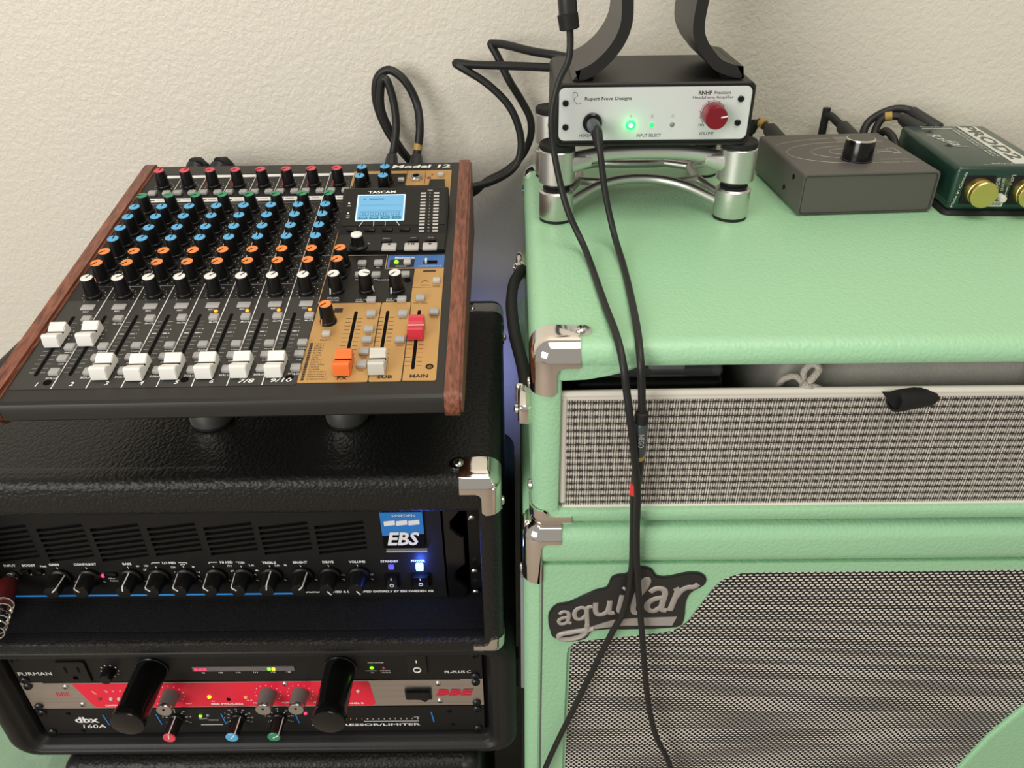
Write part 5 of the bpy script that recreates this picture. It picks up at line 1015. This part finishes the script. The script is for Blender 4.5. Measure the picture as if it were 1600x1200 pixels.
cable('link_cable', 'black cable with a gold band arching lower into the green direct box', [(388, 842, -250), (389.4, 860.0, -240.8), (396.5, 866.0, -225.1), (408.9, 862.0, -220.9), (419.0, 852.0, -223.8), (428, 838.0, -231)], 4.0, [('plug', (413, 858, -221.5), (430, 836, -232), 6, 9, 'cable_sheen'), ('gold_band', (399, 866, -222.6), (406, 863.6, -220.9), 4.8, 4.8, 'tape_gold')], group='cables between the boxes')
cable('side_cable', 'black cable lying between the selector box and the direct box', [(392.4, 862.0, -256), (393.6, 850.0, -234.0), (395.2, 832.0, -233), (396.2, 815.0, -243), (395.0, 790, -258), (394.4, 770, -263.6)], 4.0)
# ------------------------------------------------------------------ things kept in the green case
bg_ = thing('drawstring_bag', 'grey cloth drawstring bag stuffed into the green case behind the grille', 'bag', (270, 560, -417))
b = MB(); nx, ny = 60, 28; vs = []; fs = []
for j in range(ny):
    for i in range(nx):
        u = i / (nx - 1); v = j / (ny - 1); x = -94 + 225 * u; y_ = -78 + 160 * v
        e = min(u, 1 - u, 1.0) * 9; e = min(1, e); e2 = min(1, v * 14, (1 - v) * 7)
        h = 113 + 12 * min(1, v * 4.5) + 2.5 * noise.noise(Vector((x / 34, y_ / 26, 1.3))) + 2.2 * noise.noise(Vector((x / 9, y_ / 30, 4.1))) * (1.5 if v > 0.25 else 0.3)
        if v > 0.3: h += 2 * math.sin(x * 0.16 + 6 * v) * (1 - u)
        z_ = 1 + (h - 1) * math.sqrt(e) * math.sqrt(e2) if e2 < 1 or e < 1 else h
        vs.append((x, y_, max(z_, 1)))
for j in range(ny - 1):
    for i in range(nx - 1): k = j * nx + i; fs.append((k, k + 1, k + nx + 1, k + nx))
bot = len(vs); vs += [(x, y_, 0.2) for x, y_, z_ in vs[:bot]]
fs += [tuple(reversed([i + bot for i in f])) for f in fs[:]]
b.add(vs, fs); b.build('bag_cloth', 'bag_grey', bg_, sharp=80)
b = MB(); rp = lambda x, y_, z_: (x - 270, y_ - 560, z_ + 417)
b.tube([rp(191, 484, -320), rp(193, 480, -308), rp(200, 477, -303), rp(206, 475, -308), rp(209, 474, -313), rp(212, 474, -308)], 2.5, 10)
b.tube([rp(203, 477, -322), rp(206, 474, -312), rp(212, 473, -301), rp(215, 475, -296), rp(211, 478, -293.5), rp(206, 478, -300), rp(207, 475, -309)], 2.6, 10)
b.tube([rp(206, 473, -310), rp(212, 472, -309), rp(219, 475, -313), rp(226, 480, -321), rp(230, 484, -328)], 2.5, 10); b.tube([rp(204, 472, -306), rp(212, 470, -312), rp(206, 473, -314.5)], 3.0, 10)
b.build('drawstring', 'rope_pale', bg_, label='pale braided drawstring tied in a knot')
cc = thing('clear_case', 'small clear plastic case lying in the green case behind the grille', 'case', (96, 560, -417))
b = MB(); b.box(-54, 62, -62, 70, 0, 98, 0, None, 8, 3); b.build('case_body', 'plastic_black', cc)
b = MB(); b.box(-50, 60, -60, 66, 98, 108, 0, None, 4, 3); b.build('lid', 'clear_plastic', cc)
for x, y_ in ((-20, -30), (20, -38)):
    b = MB(); b.box(x - 14, x + 14, y_ - 10, y_ + 12, 98, 104, 0, None, 2); b.build('latch', 'print_grey', cc)
# ------------------------------------------------------------------ green cabinet and plastic sheet low on the left
lc = thing('wrapped_cabinet', 'pale green cabinet low beside the rack case under a clear plastic sheet', 'cabinet', (-720, 660, -H0))
b = MB(); b.box(-170, 150, -190, 200, 3, H0 - 960, 0, None, 14, 4); b.build('cabinet_body', 'green_tolex', lc)
ps = MB(); vs = []; fs = []; n = 26
for j in range(n):
    for i in range(n):
        x = -190 + 350 * i / (n - 1); y_ = -230 + 440 * j / (n - 1)
        h = 16 + 14 * abs(noise.noise(Vector((x / 60, y_ / 50, 2.0)))) + 26 * abs(noise.noise(Vector((x / 24 + y_ / 40, y_ / 90, 7.0))))
        if y_ < -195: h -= (-195 - y_) * 3.2
        vs.append((x, y_, H0 - 960 + h))
for j in range(n - 1):
    for i in range(n - 1): k = j * n + i; fs.append((k, k + 1, k + n + 1, k + n))
ps.add(vs, fs); tp = thing('plastic_sheet', 'crumpled clear plastic sheet over the pale green cabinet', 'plastic sheet', (-720, 660, -H0)); ps.build('sheet', 'plastic_sheet', tp, sharp=20)
# unseen blue light added behind the amplifier head to tint the wall
b = MB(); b.lathe([(4, 0), (4, 2), (2.6, 4), (1, 5)], 16); b.build('added_rear_light', 'led_blue', head, rot=T(-0.06, 0.816, (-560 - EZ0) / 1000) @ RX(-90))
l = bpy.data.lights.new('added_rear_glow', 'POINT'); l.energy = 0.22; l.color = (0.30, 0.34, 1.0); l.shadow_soft_size = 0.006
lo_ = bpy.data.objects.new('added_rear_glow', l); COL.objects.link(lo_); lo_.location = (-0.06, 0.832, (-560 + H0) / 1000)
